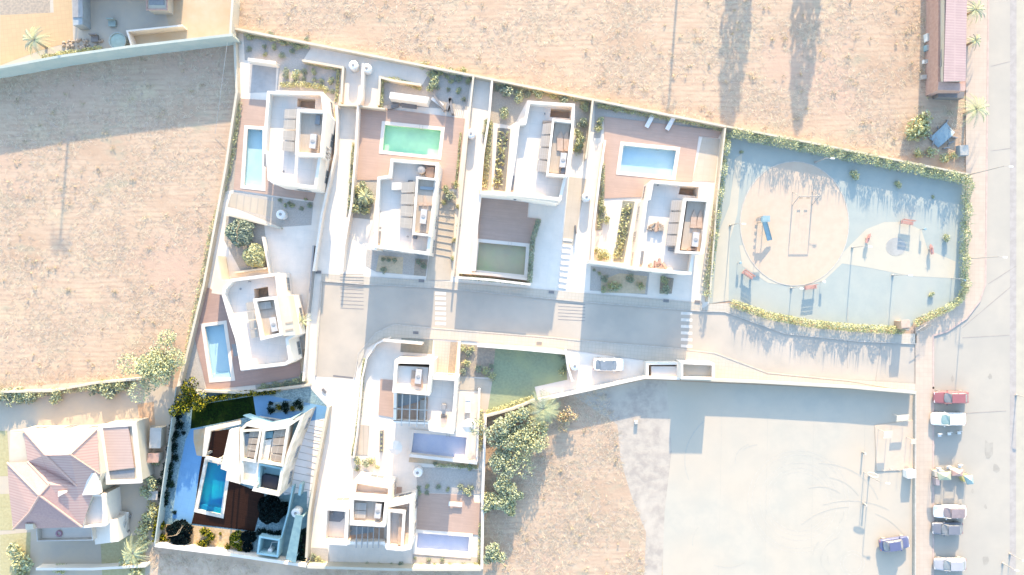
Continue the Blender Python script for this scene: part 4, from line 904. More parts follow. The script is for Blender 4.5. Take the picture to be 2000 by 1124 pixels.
# outdoor kitchen counter and pergola above the green pool
t = thing('garden_counter', 'white counter with grey seats on the terrace above the green pool', 'counter', 800, 200)
slab(t, [(762, 180), (838, 190), (834, 202), (760, 192)], 0, 2.2, 'canopy', WHITE); slab(t, [(784, 200), (814, 203), (813, 212), (784, 209)], 0, .5, 'seat', DGREYM); slab(t, [(756, 206), (778, 201), (779, 209), (757, 214)], 0, .5, 'seat', DGREYM)
for k, (a, b) in enumerate((((847, 186), (868, 216)), ((880, 190), (872, 214)), ((878, 192), (884, 222)))):
    mb = MB(); mb.path([a, b], .35, 0, 1.3 if k else .7); tag(mb.build('folded_screen', DGREYM), ('grey folded screen lying slantwise on the slabs above the green pool', 'upright grey screen leaning left above the green pool', 'upright grey screen leaning right above the green pool')[k], 'screen')
mb = MB()
for k in range(7): mb.path([(888 + 3.4 * k, 196 + k * .4), (882 + 3.6 * k, 224 + k)], .12, .03, .05)
tag(mb.build('slab_strips', KERB), 'row of pale slab strips between the screens and the green pool hedge', 'paving')

# ------------------------------------------------------------------ planting
def shrub_mesh(r, h, n, leaf, mats, w=(3, 4, 2), flatk=1.0, cx=0, cy=0, z=0, asp=.5, ry=None):
    mb = MB(); ry = ry or r
    lobes = [(random.uniform(-.55, .55) * r, random.uniform(-.55, .55) * ry, random.uniform(.3, .75) * h, random.uniform(.4, .62)) for _ in range(6)] + [(0, 0, h * .45, .75)]
    pick = [k for k, q in enumerate(w) for _ in range(q)]
    for i in range(n):
        lx, ly, lz, k = random.choice(lobes); d = Vector((random.gauss(0, 1), random.gauss(0, 1), random.gauss(0, 1))).normalized() * random.uniform(.6, 1.05)
        mb.leaf((cx + lx + d.x * r * k, cy + ly + d.y * ry * k, z + max(.03, lz + d.z * h * .5 * k)), leaf, random.choice(pick), asp=asp)
    return mb
PROTO = {}
def proto(kind):
    if kind in PROTO: return PROTO[kind]
    if kind == 'round': me = shrub_mesh(.5, .75, 260, .17, LV)
    elif kind == 'dark': me = shrub_mesh(.5, .7, 280, .17, LV, (0, 1, 8))
    elif kind == 'yellow': me = shrub_mesh(.5, .6, 230, .18, LV, (6, 2, 1))
    elif kind == 'fdark': me = shrub_mesh(.5, .8, 320, .17, FD)
    elif kind == 'flime': me = shrub_mesh(.5, .8, 320, .17, FL, (3, 4, 4))
    elif kind == 'spiky':
        me = MB()
        for i in range(60):
            a = random.random() * 6.28; e = random.uniform(.15, 1.3); l = random.uniform(.4, .7); d = Vector((math.cos(a) * math.cos(e), math.sin(a) * math.cos(e), math.sin(e))); s = Vector((-math.sin(a), math.cos(a), 0)) * .035
            me.face([d * .05 - s, d * .05 + s, d * l + s * .2 + Vector((0, 0, -.06)), d * l - s * .2 + Vector((0, 0, -.06))], random.choice((0, 0, 1, 2)))
    mats = {'fdark': FD, 'flime': FL}.get(kind, LV)[:3]
    PROTO[kind] = (me, mats, {}); return PROTO[kind]
def shrub(kind, px, py, d, lab, group=None):
    me, mats, st = proto(kind); v = random.choice((0, 1, 2)) if kind != 'spiky' else 0
    if 'm' not in st:
        o = me.build('shrub', mats); st['m'] = o
        o2 = o
    else:
        o2 = st['m'].copy(); COL.objects.link(o2)
    x, y = W(px, py); o2.location = (x, y, .02); k = d * 1.3 / PPM; o2.scale = (k, k, k * random.uniform(.8, 1.15)); o2.rotation_euler = (0, 0, random.random() * 6.28)
    return tag(o2, lab, 'shrub', group)
ORD = ['first', 'second', 'third', 'fourth', 'fifth', 'sixth', 'seventh', 'eighth', 'ninth', 'tenth', 'eleventh', 'twelfth', 'thirteenth', 'fourteenth']
def bed(kinds, pts, where, desc='small rounded shrub', axis=0):
    pts = sorted(pts, key=lambda p: p[axis]); fr = 'from the left' if axis == 0 else 'from the top'
    for i, p in enumerate(pts):
        k = kinds if isinstance(kinds, str) else kinds[i % len(kinds)]
        d = p[2] if len(p) > 2 else random.uniform(8, 13)
        w = {'round': 'green', 'dark': 'dark green', 'yellow': 'yellowish', 'fdark': 'blackish green', 'flime': 'lime green', 'spiky': 'spiky'}[k]
        shrub(k, p[0], p[1], d, f'{w} shrub {where}, {ORD[i]} {fr}'.replace('small ', ''), 'shrubs ' + where)
bed(['dark', 'round'], [(489, 75), (518, 93), (537, 94), (519, 107), (488, 97), (555, 86), (583, 93), (572, 102), (552, 110), (600, 78), (530, 70)], 'in the grey gravel of the north corner')
bed(['dark', 'dark', 'round'], [(560, 140), (560, 150), (595, 142), (614, 142), (594, 155), (615, 157), (629, 160), (580, 150, 18), (650, 180), (648, 160)], 'above the north corner villa')
bed(['dark', 'round'], [(874, 152), (896, 155, 15), (855, 173), (876, 176), (896, 179, 11), (906, 195), (882, 160)], 'in gravel above the green pool')
bed(['yellow', 'round'], [(828, 130, 16), (845, 145, 18), (862, 140, 18), (848, 160, 22), (842, 172, 16), (885, 142, 16), (905, 142, 16), (915, 160, 12)], 'along the wall above the green pool')
bed(['dark', 'round'], [(990, 180, 24), (1012, 190, 22), (1048, 184, 20), (1030, 186, 14), (984, 222, 20), (1100, 196, 18), (1140, 212, 16), (1138, 242, 18), (1130, 262, 16), (970, 175, 10), (1060, 180, 14), (1080, 190, 12)], 'behind the stepped roof villa')
bed(['yellow', 'round'], [(955, 245, 16), (952, 262, 16), (1133, 280, 20), (1128, 292, 18), (1185, 205, 16), (1172, 238, 14), (1168, 252, 14), (1205, 212, 18)], 'round the two middle plots')
bed(['dark', 'round', 'yellow'], [(700, 375, 18), (712, 368, 20), (690, 390, 18), (708, 395, 24), (722, 380, 14), (698, 408, 22), (715, 412, 16), (724, 396, 12)], 'left of the green pool villa')
bed(['yellow', 'round', 'dark'], [(872, 372, 14), (880, 384, 18), (868, 396, 10), (890, 362, 12), (895, 405, 10), (896, 440, 8), (889, 470, 10), (884, 505, 8)], 'right of the green pool villa', axis=1)
bed('dark', [(749, 507, 8), (760, 508, 9), (771, 509, 9), (818, 512, 10), (828, 520, 12), (750, 528, 12)], 'under the green pool villa')
bed(['dark', 'round'], [(548, 392), (566, 398, 8), (572, 402), (590, 408), (606, 402), (598, 390, 6), (558, 402, 7)], 'beside the west water tank')
bed(['dark', 'yellow', 'round'], [(1160, 528, 6), (1170, 535, 7), (1180, 545, 14), (1195, 560, 18), (1205, 562, 16), (1178, 565, 12), (1230, 545, 16), (1250, 560, 14), (1298, 548, 16), (1298, 566, 18)], 'in the playground villa front bed')
bed('yellow', [(1165, 490, 10), (1176, 494, 16), (1184, 500, 14), (1172, 502, 14), (1176, 410, 14), (1182, 430, 16), (1172, 396, 10)], 'beside the playground villa')
bed(['dark', 'round'], [(818, 952, 8), (835, 950, 9), (857, 950, 10), (875, 955, 8), (820, 962, 8), (834, 962, 9), (900, 950, 12), (912, 960, 16), (920, 952, 12)], 'above the bottom deck')
bed(['dark', 'round'], [(811, 1090, 6), (838, 1092, 9), (864, 1093, 9), (822, 1103, 9), (850, 1104, 11), (880, 1102, 9), (905, 1102, 9), (930, 1102, 10)], 'under the bottom violet pool')
bed(['round', 'dark', 'yellow'], [(612, 1085, 12), (622, 1092, 14), (632, 1098, 12), (664, 1103, 10), (680, 1103, 8), (695, 1104, 9), (720, 1103, 12), (742, 1104, 10), (765, 1104, 10), (784, 1102, 12), (606, 1098, 12)], 'along the bottom wall')
bed(['yellow', 'round', 'dark'], [(700, 900, 14), (716, 903, 16), (728, 900, 14), (698, 915, 10), (738, 912, 8), (850, 905, 8), (900, 910, 10), (918, 912, 12)], 'between the two lower villas')
bed(['yellow', 'dark'], [(905, 680, 14), (915, 690, 12), (922, 682, 12), (912, 710, 14), (905, 725, 12), (935, 720, 14), (950, 725, 16), (962, 735, 14), (960, 715, 10), (1092, 690, 10), (1100, 700, 8), (1098, 725, 14), (1104, 716, 8)], 'in the dry bed by the lawn')
bed(['dark', 'round'], [(520, 755, 14), (540, 752, 14), (562, 748, 12), (578, 744, 12), (592, 735, 12), (515, 762, 8), (545, 762, 8)], 'above the vivid plot')
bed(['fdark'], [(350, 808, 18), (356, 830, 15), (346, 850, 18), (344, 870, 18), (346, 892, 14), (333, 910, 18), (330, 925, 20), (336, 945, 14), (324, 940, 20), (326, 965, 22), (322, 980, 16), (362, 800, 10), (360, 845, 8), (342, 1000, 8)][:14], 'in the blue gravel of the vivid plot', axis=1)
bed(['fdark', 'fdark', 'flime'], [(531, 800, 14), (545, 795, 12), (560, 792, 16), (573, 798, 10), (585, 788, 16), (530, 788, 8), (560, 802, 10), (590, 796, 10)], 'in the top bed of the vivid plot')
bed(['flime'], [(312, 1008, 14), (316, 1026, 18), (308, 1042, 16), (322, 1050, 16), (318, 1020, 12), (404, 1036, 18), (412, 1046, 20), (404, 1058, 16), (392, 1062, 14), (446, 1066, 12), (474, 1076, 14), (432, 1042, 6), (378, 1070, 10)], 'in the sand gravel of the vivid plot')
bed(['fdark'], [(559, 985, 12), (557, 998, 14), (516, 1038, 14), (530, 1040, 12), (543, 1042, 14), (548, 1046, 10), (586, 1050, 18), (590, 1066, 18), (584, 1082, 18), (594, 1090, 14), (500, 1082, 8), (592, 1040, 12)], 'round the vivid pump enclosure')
bed('round', [(1665, 343, 17), (1751, 361, 13), (1821, 385, 6), (1845, 465, 13), (1817, 576, 10), (1447, 298, 7)], 'standing on the playground matting')
bed('yellow', [(1785, 248, 34), (1800, 238, 28), (1776, 262, 26), (1800, 262, 24), (1815, 300, 20), (1790, 300, 16), (1858, 306, 14), (1840, 310, 18)], 'in the scrub beside the blue tarpaulin')
bed(['round', 'dark'], [(0, 770, 30), (20, 772, 30), (44, 773, 28), (66, 775, 24), (114, 772, 26), (208, 755, 28), (222, 765, 26), (242, 752, 26), (190, 760, 20)], 'above the red roofed house')
bed(['round', 'yellow'], [(300, 940, 26), (292, 960, 24), (296, 1010, 26), (284, 1030, 28), (282, 1060, 26), (262, 1085, 34), (270, 1110, 30), (300, 990, 20), (310, 900, 18), (122, 1108, 20), (40, 1075, 30), (52, 1100, 34), (46, 1125, 30)], 'by the red roofed house')

def hedge(label, pts, w, h, dens, mats=None, pick=(3, 4, 2), spiky=0, leaf=.24, name='hedge'):
    P = [Vector(W(*p)) for p in pts]; mb = MB(); pk = [k for k, q in enumerate(pick) for _ in range(q)]
    for a, b in zip(P[:-1], P[1:]):
        L = (b - a).length; d = (b - a) / L; nn = Vector((-d.y, d.x))
        for i in range(int(L * dens)):
            u = random.random() * L; c = a + d * u; lump = .75 + .35 * math.sin(c.x * 2.3 + c.y * 1.7) * math.sin(c.x * .9)
            s = random.uniform(-1, 1) * w / 2; hh = h * lump * (1 - .25 * abs(2 * s / w) ** 2) * (random.random() ** .5)
            mb.leaf((*(c + nn * s), .05 + hh), leaf, random.choice(pk))
        for i in range(int(L * spiky)):
            c = a + d * random.random() * L + nn * random.uniform(-.4, .4) * w; z0 = h * .7; t = Vector((random.gauss(0, .1), random.gauss(0, .1), random.uniform(.4, 1.1))); s = Vector((.05, 0, 0)) if i % 2 else Vector((0, .05, 0)); q = Vector((*c, z0))
            mb.face([q - s, q + s, q + t], random.choice(pk))
    return tag(mb.build(name, mats or LV[:3]), label, 'hedge')
hedge('tall thick hedge along the top of the playground', [(1424, 262), (1600, 296), (1750, 326), (1882, 354)], 1.5, 2.0, 210, spiky=9)
hedge('tall hedge down the road side of the playground', [(1884, 350), (1880, 430), (1876, 500), (1880, 560)], 1.1, 1.8, 190, spiky=5)
hedge('leafy hedge on the left side of the playground', [(1418, 262), (1405, 360), (1392, 460), (1376, 580)], 1.1, 1.9, 150, spiky=2)
hedge('low yellow green hedge curving along the bottom of the playground', [(1426, 592), (1500, 617), (1580, 632), (1660, 640), (1760, 645)], 1.15, 1.4, 210, pick=(7, 2, 1), spiky=9)
hedge('low hedge at the road corner of the playground', [(1782, 634), (1800, 622), (1840, 606), (1872, 585), (1880, 560)], 1.0, 1.25, 170, pick=(5, 3, 1), spiky=6)
hedge('green strip down the wall of the west field', [(470, 200), (456, 300), (440, 370), (412, 460), (398, 540), (380, 620), (358, 740)], .75, .7, 70, pick=(3, 3, 1))
hedge('hedge along the north wall of the corner villa', [(478, 68), (520, 76), (606, 94)], .7, .8, 90, pick=(4, 3, 1)); hedge('yellow hedge above the roof of the corner villa', [(548, 168), (590, 166), (636, 172), (640, 182)], .8, .7, 130, pick=(6, 2, 1))
hedge('clipped hedge in the small court above the green pool', [(745, 214), (746, 158), (775, 158), (824, 174)], .7, 1.0, 130, pick=(5, 3, 1)); hedge('flower edging inside the cream wall of the corner villa', [(598, 124), (662, 138), (658, 200)], .45, .6, 90, pick=(4, 2, 1))
hedge('green hedge behind the stepped roof villa', [(970, 164), (1060, 182), (1150, 202)], .7, .9, 80, pick=(4, 4, 2)); hedge('hedge above the brown deck of the playground villa', [(1166, 208), (1240, 222), (1320, 236), (1408, 254)], .6, .9, 100, pick=(5, 3, 1))
hedge('leafy column hedge left of the black planter', [(955, 238), (952, 300), (944, 368)], 1.0, 1.1, 130, pick=(4, 4, 2)); hedge('shaded leafy fronds inside the charcoal planter', [(984, 258), (978, 310), (970, 366)], 1.2, .4, 16, pick=(6, 2, 0), leaf=.6)
hedge('leafy fronds inside the green planter of the playground villa', [(1226, 398), (1218, 440), (1204, 506)], 1.2, .5, 30, pick=(6, 3, 1), leaf=.5); hedge('plant strip left of the playground villa', [(1178, 320), (1176, 380), (1168, 450)], .5, .7, 80)
hedge('plant strip right of the green pool deck', [(900, 260), (894, 330), (890, 370)], .3, .5, 60, pick=(3, 1, 0)); hedge('plant strip left of the green pool deck', [(692, 280), (686, 360), (684, 420)], .5, .7, 80)
hedge('dark hedge between the dark green pool and the shaded lane', [(1052, 430), (1040, 470), (1034, 552)], .7, 1.8, 220, pick=(0, 2, 8)); hedge('low plants under the dark green pool wall', [(898, 541), (1030, 554)], .6, .5, 80, pick=(2, 3, 3))
hedge('hedge strip round the curve of the middle lower villa', [(714, 700), (709, 740), (705, 790), (696, 860), (690, 890)], .5, .8, 130, pick=(4, 3, 2)); hedge('thin hedge right of the bottom deck', [(938, 1020), (936, 1100)], .4, .6, 60, pick=(4, 1, 0))
hedge('ivy strip right of the middle lower villa terrace', [(940, 800), (939, 880)], .5, .8, 80, pick=(4, 2, 1)); hedge('grass strip between the two lower villas', [(850, 908), (934, 912)], .5, .5, 80, pick=(5, 2, 1))
hedge('leafy edge on top of the shaded courtyard wall', [(90, 116), (130, 108), (205, 98)], .7, 1.2, 200, pick=(6, 2, 1)); hedge('yellow green hedge above the deep green turf', [(384, 790), (420, 778), (480, 768), (540, 764)], .8, 1.3, 230, FL[:3], (3, 3, 3), 4)
hedge('bright low planting along the bottom wall of the vivid plot', [(312, 1052), (360, 1064), (420, 1072), (480, 1078)], .7, .6, 110, FL[:3], (6, 2, 1)); hedge('hedge over the empty green plot wall', [(950, 806), (1000, 790), (1042, 776)], .8, .9, 120, pick=(6, 2, 1))
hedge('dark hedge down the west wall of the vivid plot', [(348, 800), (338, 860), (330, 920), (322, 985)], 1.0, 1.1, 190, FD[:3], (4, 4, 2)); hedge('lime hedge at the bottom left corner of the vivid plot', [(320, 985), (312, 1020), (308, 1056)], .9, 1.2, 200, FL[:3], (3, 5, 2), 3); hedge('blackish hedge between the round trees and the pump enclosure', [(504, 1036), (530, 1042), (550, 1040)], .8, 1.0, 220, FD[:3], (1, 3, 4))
hedge('shrubby strip below the west street court', [(505, 760), (600, 742)], .6, .7, 80, pick=(1, 3, 4)); hedge('overgrown hedge on the top wall of the red roofed house garden', [(0, 772), (80, 768), (190, 754), (270, 746)], 1.0, 1.6, 110, pick=(4, 4, 2))

def dome_tree(label, px, py, r, h, n, leaf, mats, pick, branches=0, ry=None):
    x, y = W(px, py, h * .6); px, py = 1000 + x * PPM, 562 - y * PPM; t = thing('round_tree', label, 'tree', px, py); ry = ry or r
    MB().tube((x, y, 0), (x, y, h * .7), .14, .08).build('trunk', BARK, t); mb = MB(); pk = [k for k, q in enumerate(pick) for _ in range(q)]
    ph = [random.random() * 6 for _ in range(4)]
    for i in range(n):
        a = random.random() * 6.28; s = random.random() ** .5; k = 1 + .07 * math.sin(3 * a + ph[0]) + .06 * math.sin(5 * a + ph[1]) + .04 * math.sin(9 * a + ph[2])
        z = h * (.35 + .6 * max(0, 1 - s * s) ** .5 * random.uniform(.75, 1.05) + .06 * math.sin(a * 7 + s * 9))
        mb.leaf((x + r * k * s * math.cos(a), y + ry * k * s * math.sin(a), z - random.random() * .25), leaf, random.choice(pk), up=1.2, asp=.7)
    mb.build('crown', mats, t)
    br = MB()
    for i in range(branches):
        a = random.random() * 6.28; p = Vector((x, y, h * 1.0))
        for s in range(4):
            q = p + Vector((math.cos(a) * r * .22, math.sin(a) * ry * .22, -.04)); br.tube(p, q, .06 - .01 * s, .05 - .01 * s, n=5); p = q; a += random.gauss(0, .5)
    if branches: br.build('bare_branches', FL[3], t)
    return t
def tree(name, label, px, py, r, h, n, leaf, mats, pick, trunk_h=None, ry=None, lobes=9):
    x, y = W(px, py, h * .65); px, py = 1000 + x * PPM, 562 - y * PPM; t = thing(name, label, 'tree', px, py); th = trunk_h or h * .45; ry = ry or r
    tr = MB(); tr.tube((x, y, 0), (x + .1, y, th), .16 + r * .03, .1 + r * .02)
    Lb = [(random.gauss(0, .42) * r, random.gauss(0, .42) * ry, h * random.uniform(.5, .85), random.uniform(.32, .5)) for _ in range(lobes)]
    for lx, ly, lz, k in Lb: tr.tube((x + .1, y, th), (x + lx, y + ly, lz), .08, .03, n=5)
    tr.build('trunk', BARK, t); mb = MB(); pk = [k for k, q in enumerate(pick) for _ in range(q)]
    for i in range(n):
        lx, ly, lz, k = random.choice(Lb); d = Vector((random.gauss(0, 1), random.gauss(0, 1), random.gauss(0, 1))).normalized() * random.uniform(.55, 1.12) ** .7
        mb.leaf((x + lx + d.x * r * k, y + ly + d.y * ry * k, max(.3, lz + d.z * h * .3 * k * 2)), leaf, random.choice(pk))
    mb.build('crown', mats, t); return t
tree('broadleaf_tree', 'big pale speckled tree at the corner where the west field meets the vivid plot', 314, 722, 3.5, 5, 7500, .32, LV[:3], (3, 5, 3), lobes=22)
tree('broadleaf_tree', 'dark leafy tree straddling the top left corner of the vivid plot', 372, 776, 2.3, 3.6, 3600, .30, FL[:3], (4, 3, 6), lobes=14)
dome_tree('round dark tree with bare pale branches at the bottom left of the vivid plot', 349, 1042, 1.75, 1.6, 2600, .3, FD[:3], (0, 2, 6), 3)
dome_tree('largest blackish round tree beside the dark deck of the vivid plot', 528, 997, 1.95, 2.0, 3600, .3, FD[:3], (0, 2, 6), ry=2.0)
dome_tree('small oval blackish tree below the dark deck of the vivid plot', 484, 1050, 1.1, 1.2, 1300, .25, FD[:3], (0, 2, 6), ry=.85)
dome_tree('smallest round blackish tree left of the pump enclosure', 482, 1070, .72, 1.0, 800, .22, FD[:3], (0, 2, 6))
dome_tree('olive coloured oval tree above the bottom wall of the vivid plot', 460, 1056, .95, 1.3, 1300, .24, FL[:3], (3, 5, 2), 2, 1.2)
dome_tree('dark shaded round tree in the west garden above the tank court', 467, 454, 1.95, 2.2, 2600, .3, LV[:3], (0, 1, 8), 2)
dome_tree('pale yellow green round tree below the dark one in the west garden', 496, 500, 1.65, 1.9, 2000, .28, LV[:3], (4, 4, 2))
SCR = [(975, 850, 2.6, 3.2, 'upper left'), (1010, 880, 3.0, 3.4, 'upper middle'), (1000, 830, 2.4, 3, 'top'), (975, 905, 2.4, 3, 'middle left'), (1035, 850, 2.4, 2.8, 'right'), (985, 950, 2.2, 2.8, 'lower'), (955, 985, 1.6, 2.4, 'lowest left'), (1000, 985, 1.6, 2.2, 'lowest right'), (965, 1085, 1.6, 2.2, 'bottom edge')]
for x, y, r, h, l in SCR: tree('bushy_tree', f'bushy tree of the green scrub right of the lower villas, {l} one', x, y, r, h, 1900, .34, LV[:3], random.choice(((4, 4, 2), (2, 5, 4), (1, 3, 5))), trunk_h=1)
tree('bushy_tree', 'dry twiggy bush beside the parking court wall', 1105, 815, 1.6, 1.6, 700, .3, [LEAF_Y, BARK, LEAF_M], (4, 2, 1), trunk_h=.5)
def palm(label, px, py, h, r, n, mats, wide=.26, group=None):
    x, y = W(px, py, h if py > -50 else 0); px, py = 1000 + x * PPM, 562 - y * PPM; t = thing("palm_tree", label, 'palm tree', px, py, group)
    MB().tube((x, y, 0), (x + .1, y + .05, h), .22, .15, n=10).build('trunk', BARK, t)
    mb = MB()
    for i in range(n):
        a = 6.28 * i / n + random.gauss(0, .12); e = random.uniform(.05, .9); L = r * random.uniform(.8, 1.1); prev = Vector((x + .1, y + .05, h)); dirh = Vector((math.cos(a), math.sin(a), 0)); side = Vector((-math.sin(a), math.cos(a), 0)); k = random.choice((0, 0, 1, 2))
        for s in range(1, 9):
            u = s / 8; p = Vector((x + .1, y + .05, h)) + dirh * L * u * math.cos(e * .6) + Vector((0, 0, L * (math.sin(e) * u - .9 * u * u)))
            for sg in (-1, 1):
                for q in (0, .5):
                    b = prev.lerp(p, q); tip = b + side * sg * wide * L * (1.15 - abs(u - .45)) * .55 + dirh * L * .10 + Vector((0, 0, -.12)); mb.face([b, b + dirh * .07, tip], k)
            prev = p
    mb.build('crown', mats, t); return t
palm('large palm beside the end of the workshop on the main road', 1905, 214, 2.3, 2.4, 26, LV[:3]); palm('palm at the top edge between workshop and main road', 1904, 20, 2.2, 1.9, 22, LV[:3]); palm('small palm halfway along the workshop', 1904, 80, 1.8, 1.2, 14, LV[:3])
palm('fan palm over the slanting wall of the empty green plot', 1060, 800, 2.6, 2.6, 34, LV[:3], .4); palm('palm in a pot on the terracotta patio of the walled courtyard', 66, 80, 2.6, 2.4, 30, LV[:3]); palm('palm at the bottom right of the red roofed house garden', 258, 1082, 2.8, 2.3, 26, LV[:3])
palm('small palm left of the green pool villa', 712, 384, 1.8, 1.3, 18, LV[:3]); palm('small palm leaning over the west street court', 588, 628, 3.0, 1.3, 12, LV[:3])

# ------------------------------------------------------------------ vehicles
def car(kind, paint, glass, lab, px, py, rot, L=4.4, Wd=1.78, roofm=None, group='parked cars', bed=False, hgt=1.48):
    t = lthing(kind, lab, 'car' if kind != 'pickup_truck' else 'pickup truck', group); h = L / 2; w = Wd / 2
    # body lofted from cross sections along x
    def loft(secs, m=0, n=None):
        mb = MB(); rows = []
        for x, hw, z0, z1, tk_ in secs:
            prof = [(-hw, z0), (-hw * 1.0, z0 + (z1 - z0) * .55), (-hw * tk_, z1 - .02), (-hw * tk_ * .8, z1), (hw * tk_ * .8, z1), (hw * tk_, z1 - .02), (hw, z0 + (z1 - z0) * .55), (hw, z0)]
            i = len(mb.v); mb.v += [(x, y, z) for y, z in prof]; rows.append(i)
        P = 8
        for a, b in zip(rows[:-1], rows[1:]):
            for k in range(P):
                k2 = (k + 1) % P; mb.f.append((a + k, b + k, b + k2, a + k2)); mb.m.append(m)
        mb.f.append(tuple(rows[0] + k for k in range(P))); mb.f.append(tuple(rows[-1] + P - 1 - k for k in range(P))); mb.m += [m, m]
        return mb
    body = loft([(-h, w * .72, .35, .62, .9), (-h + .12, w * .9, .25, .80, .92), (-h + .5, w, .22, .92, .92), (-h * .3, w, .22, .95, .93), (h * .45, w, .22, .93, .93), (h - .5, w * .98, .22, .84, .92), (h - .12, w * .88, .25, .72, .9), (h, w * .68, .35, .58, .88)]).build('body', paint, t, smooth=False)
    OFF[body.name] = OFF[t.name]
    if bed: c0, c1, r0, r1 = -h * .18, h * .62, -h * .06, h * .34
    else: c0, c1, r0, r1 = -h * .86, h * .52, -h * .58, h * .2
    loft([(c0, w * .84, .9, .96, .98), (r0, w * .82, .9, hgt, .86), (r1, w * .82, .9, hgt, .86), (c1, w * .84, .9, .94, .98)]).build('cabin_glass', glass, t)
    mb = MB(); mb.wprism([(r0 + .02, -w * .70), (r1 - .02, -w * .70), (r1 - .02, w * .70), (r0 + .02, w * .70)], hgt - .01, hgt + .035); mb.build('roof', roofm or paint, t)
    for x in (r0, (r0 + r1) / 2, r1):
        for sy in (-1, 1):
            pl = MB(); xx = c0 + .1 if x == r0 else (c1 - .1 if x == r1 else x); pl.tube((xx, sy * w * .84, .93), (x, sy * w * .74, hgt), .04, n=5); pl.build('pillar', paint, t)
    if bed:
        MB().box((-h * .62, 0, .90), (L * .30, Wd * .78, .045)).build('load_bed', DGREYM, t)
    for sx in (-h * .62, h * .62):
        for sy in (-1, 1):
            wh = MB(); wh.tube((sx, sy * (w - .2), .32), (sx, sy * (w + .01), .32), .32, n=16); o = wh.build('wheel', TYRE, t)
            OFF[o.name] = OFF[t.name]; MB().tube((sx, sy * (w - .02), .32), (sx, sy * (w + .025), .32), .2, n=12).build('rim', GREYM, o)
    for sy in (-1, 1):
        MB().box((h - .16, sy * w * .62, .55), (.22, .34, .12)).build('headlight', WHITEP, t); MB().box((-h + .14, sy * w * .66, .6), (.18, .28, .14)).build('taillight', REDL, t); MB().box((r1 + .28, sy * (w + .07), .9), (.12, .16, .12)).build('mirror', paint, t)
    for o in t.children:
        if o.name.split('.')[0] == 'roof': s = o.modifiers.new('bevel', 'BEVEL'); s.width = .03; s.segments = 2
        if o.name.split('.')[0] in ('body', 'cabin_glass'):
            s = o.modifiers.new('subsurf', 'SUBSURF'); s.levels = 2; s.render_levels = 2
            for p in o.data.polygons: p.use_smooth = True
    put(t, *( (1000 + (px - 1000) * .992), (562 + (py - 562) * .992) ), rot); return t
TYRE = mat('tyre_rubber', A(160, 160, 166), rough=.9); REDL = mat('tail_lamp', A(226, 150, 150), rough=.3)
def paint(n, c): return mat(n, c, tuple(x * .95 for x in c), rough=.3)
car('pickup_truck', paint('veiled_red_paint', A(206, 138, 146)), DGLASS, 'pale red pickup, topmost of the vehicles by the kerb', 1859, 777, math.pi, 4.9, 1.8, bed=False, hgt=1.6)  # red paled by the white veil put into the paint colour
car('parked_car', paint('white_paint', (.80, .70, .58)), mat('sky_glass', A(196, 232, 238), rough=.1), 'white van like car with a pale blue windscreen below the red pickup', 1854, 819, math.pi, 4.9, 1.85, hgt=1.75)
car('parked_car', MATS['white_paint'], mat('plum_glass', A(196, 184, 192), rough=.1), 'white car with a big grey glass roof below the market stall', 1857, 1000, math.pi, 4.6, 1.85, roofm=MATS['plum_glass'], hgt=1.62)
car('parked_car', paint('slate_paint', A(160, 168, 186)), DGLASS, 'dark slate car standing in the shade of the white car', 1852, 1033, math.pi, 4.3, 1.75)
car('parked_car', paint('silver_blue_paint', A(222, 228, 244)), mat('grey_blue_glass', A(196, 208, 218), rough=.1), 'pale silver blue car at the bottom of the kerbside row', 1857, 1103, math.pi, 4.5, 1.78, roofm=MATS['silver_blue_paint'])
car('parked_car', paint('indigo_paint', A(132, 142, 190)), DGLASS, 'dark indigo car parked slightly turned on the concrete yard', 1748, 1063, math.radians(8), 4.2, 1.75, hgt=1.6)
car('parked_car', MATS['white_paint'], mat('ink_glass', A(176, 192, 210), rough=.1), 'white car with dark glass on the parking court beside the empty plot', 1189, 713, math.radians(-1.5), 4.4, 1.8, roofm=MATS['ink_glass'])
car('parked_car', paint('cream_car_paint', A(248, 244, 236)), mat('pale_glass', A(226, 232, 236), rough=.1), 'cream car under the carport shade of the red roofed house', 238, 1025, math.radians(84), 3.6, 1.6, roofm=MATS['cream_car_paint'])

# ------------------------------------------------------------------ market stall, chairs, lamps
ch = lthing('folding_chair', '', 'chair', 'white folding chairs between the parked cars')
MB().box((0, 0, .44), (.46, .44, .05)).build('seat', WHITEP, ch); MB().box((0, .23, .5), (.46, .04, .42)).build('backrest', WHITEP, ch)
for sx in (-.2, .2):
    for sy in (-.18, .2): MB().box((sx, sy, 0), (.04, .04, .44)).build('leg', GREYM, ch)
for i, (x, y, l) in enumerate(((1831, 849, 'left white chair of the three in the van shadow'), (1850, 846, 'middle white chair of the three in the van shadow'), (1869, 844, 'right white chair of the three in the van shadow'), (1828, 915, 'left white chair of the three above the market stall'), (1848, 912, 'middle white chair of the three above the market stall'), (1870, 909, 'right white chair of the three above the market stall'))): put(ch if i == 0 else dup(ch), x, y, .1, z=.02, lab=l)
def stall(lab, pts, h, top, posts=GREYM, cloth=None, name='market_stall'):
    cx = sum(p[0] for p in pts) / len(pts); cy = sum(p[1] for p in pts) / len(pts); t = thing(name, lab, 'stall', cx, cy)
    P = [W3(*p, h) for p in pts]; ap = sum(P, Vector()) / len(P) + Vector((0, 0, .35)); mb = MB()
    for a, b in zip(P, P[1:] + P[:1]): mb.face([a, b, ap]); mb.face([a, a - Vector((0, 0, .2)), b - Vector((0, 0, .2)), b])
    mb.build('canopy', top, t)
    for p in P: MB().tube((p.x, p.y, 0), p - Vector((0, 0, .02)), .03).build('pole', posts, t)
    if cloth: MB().wprism([(p.x * .8 + ap.x * .2, p.y * .8 + ap.y * .2) for p in P], .0, .8).build('table', cloth, t)
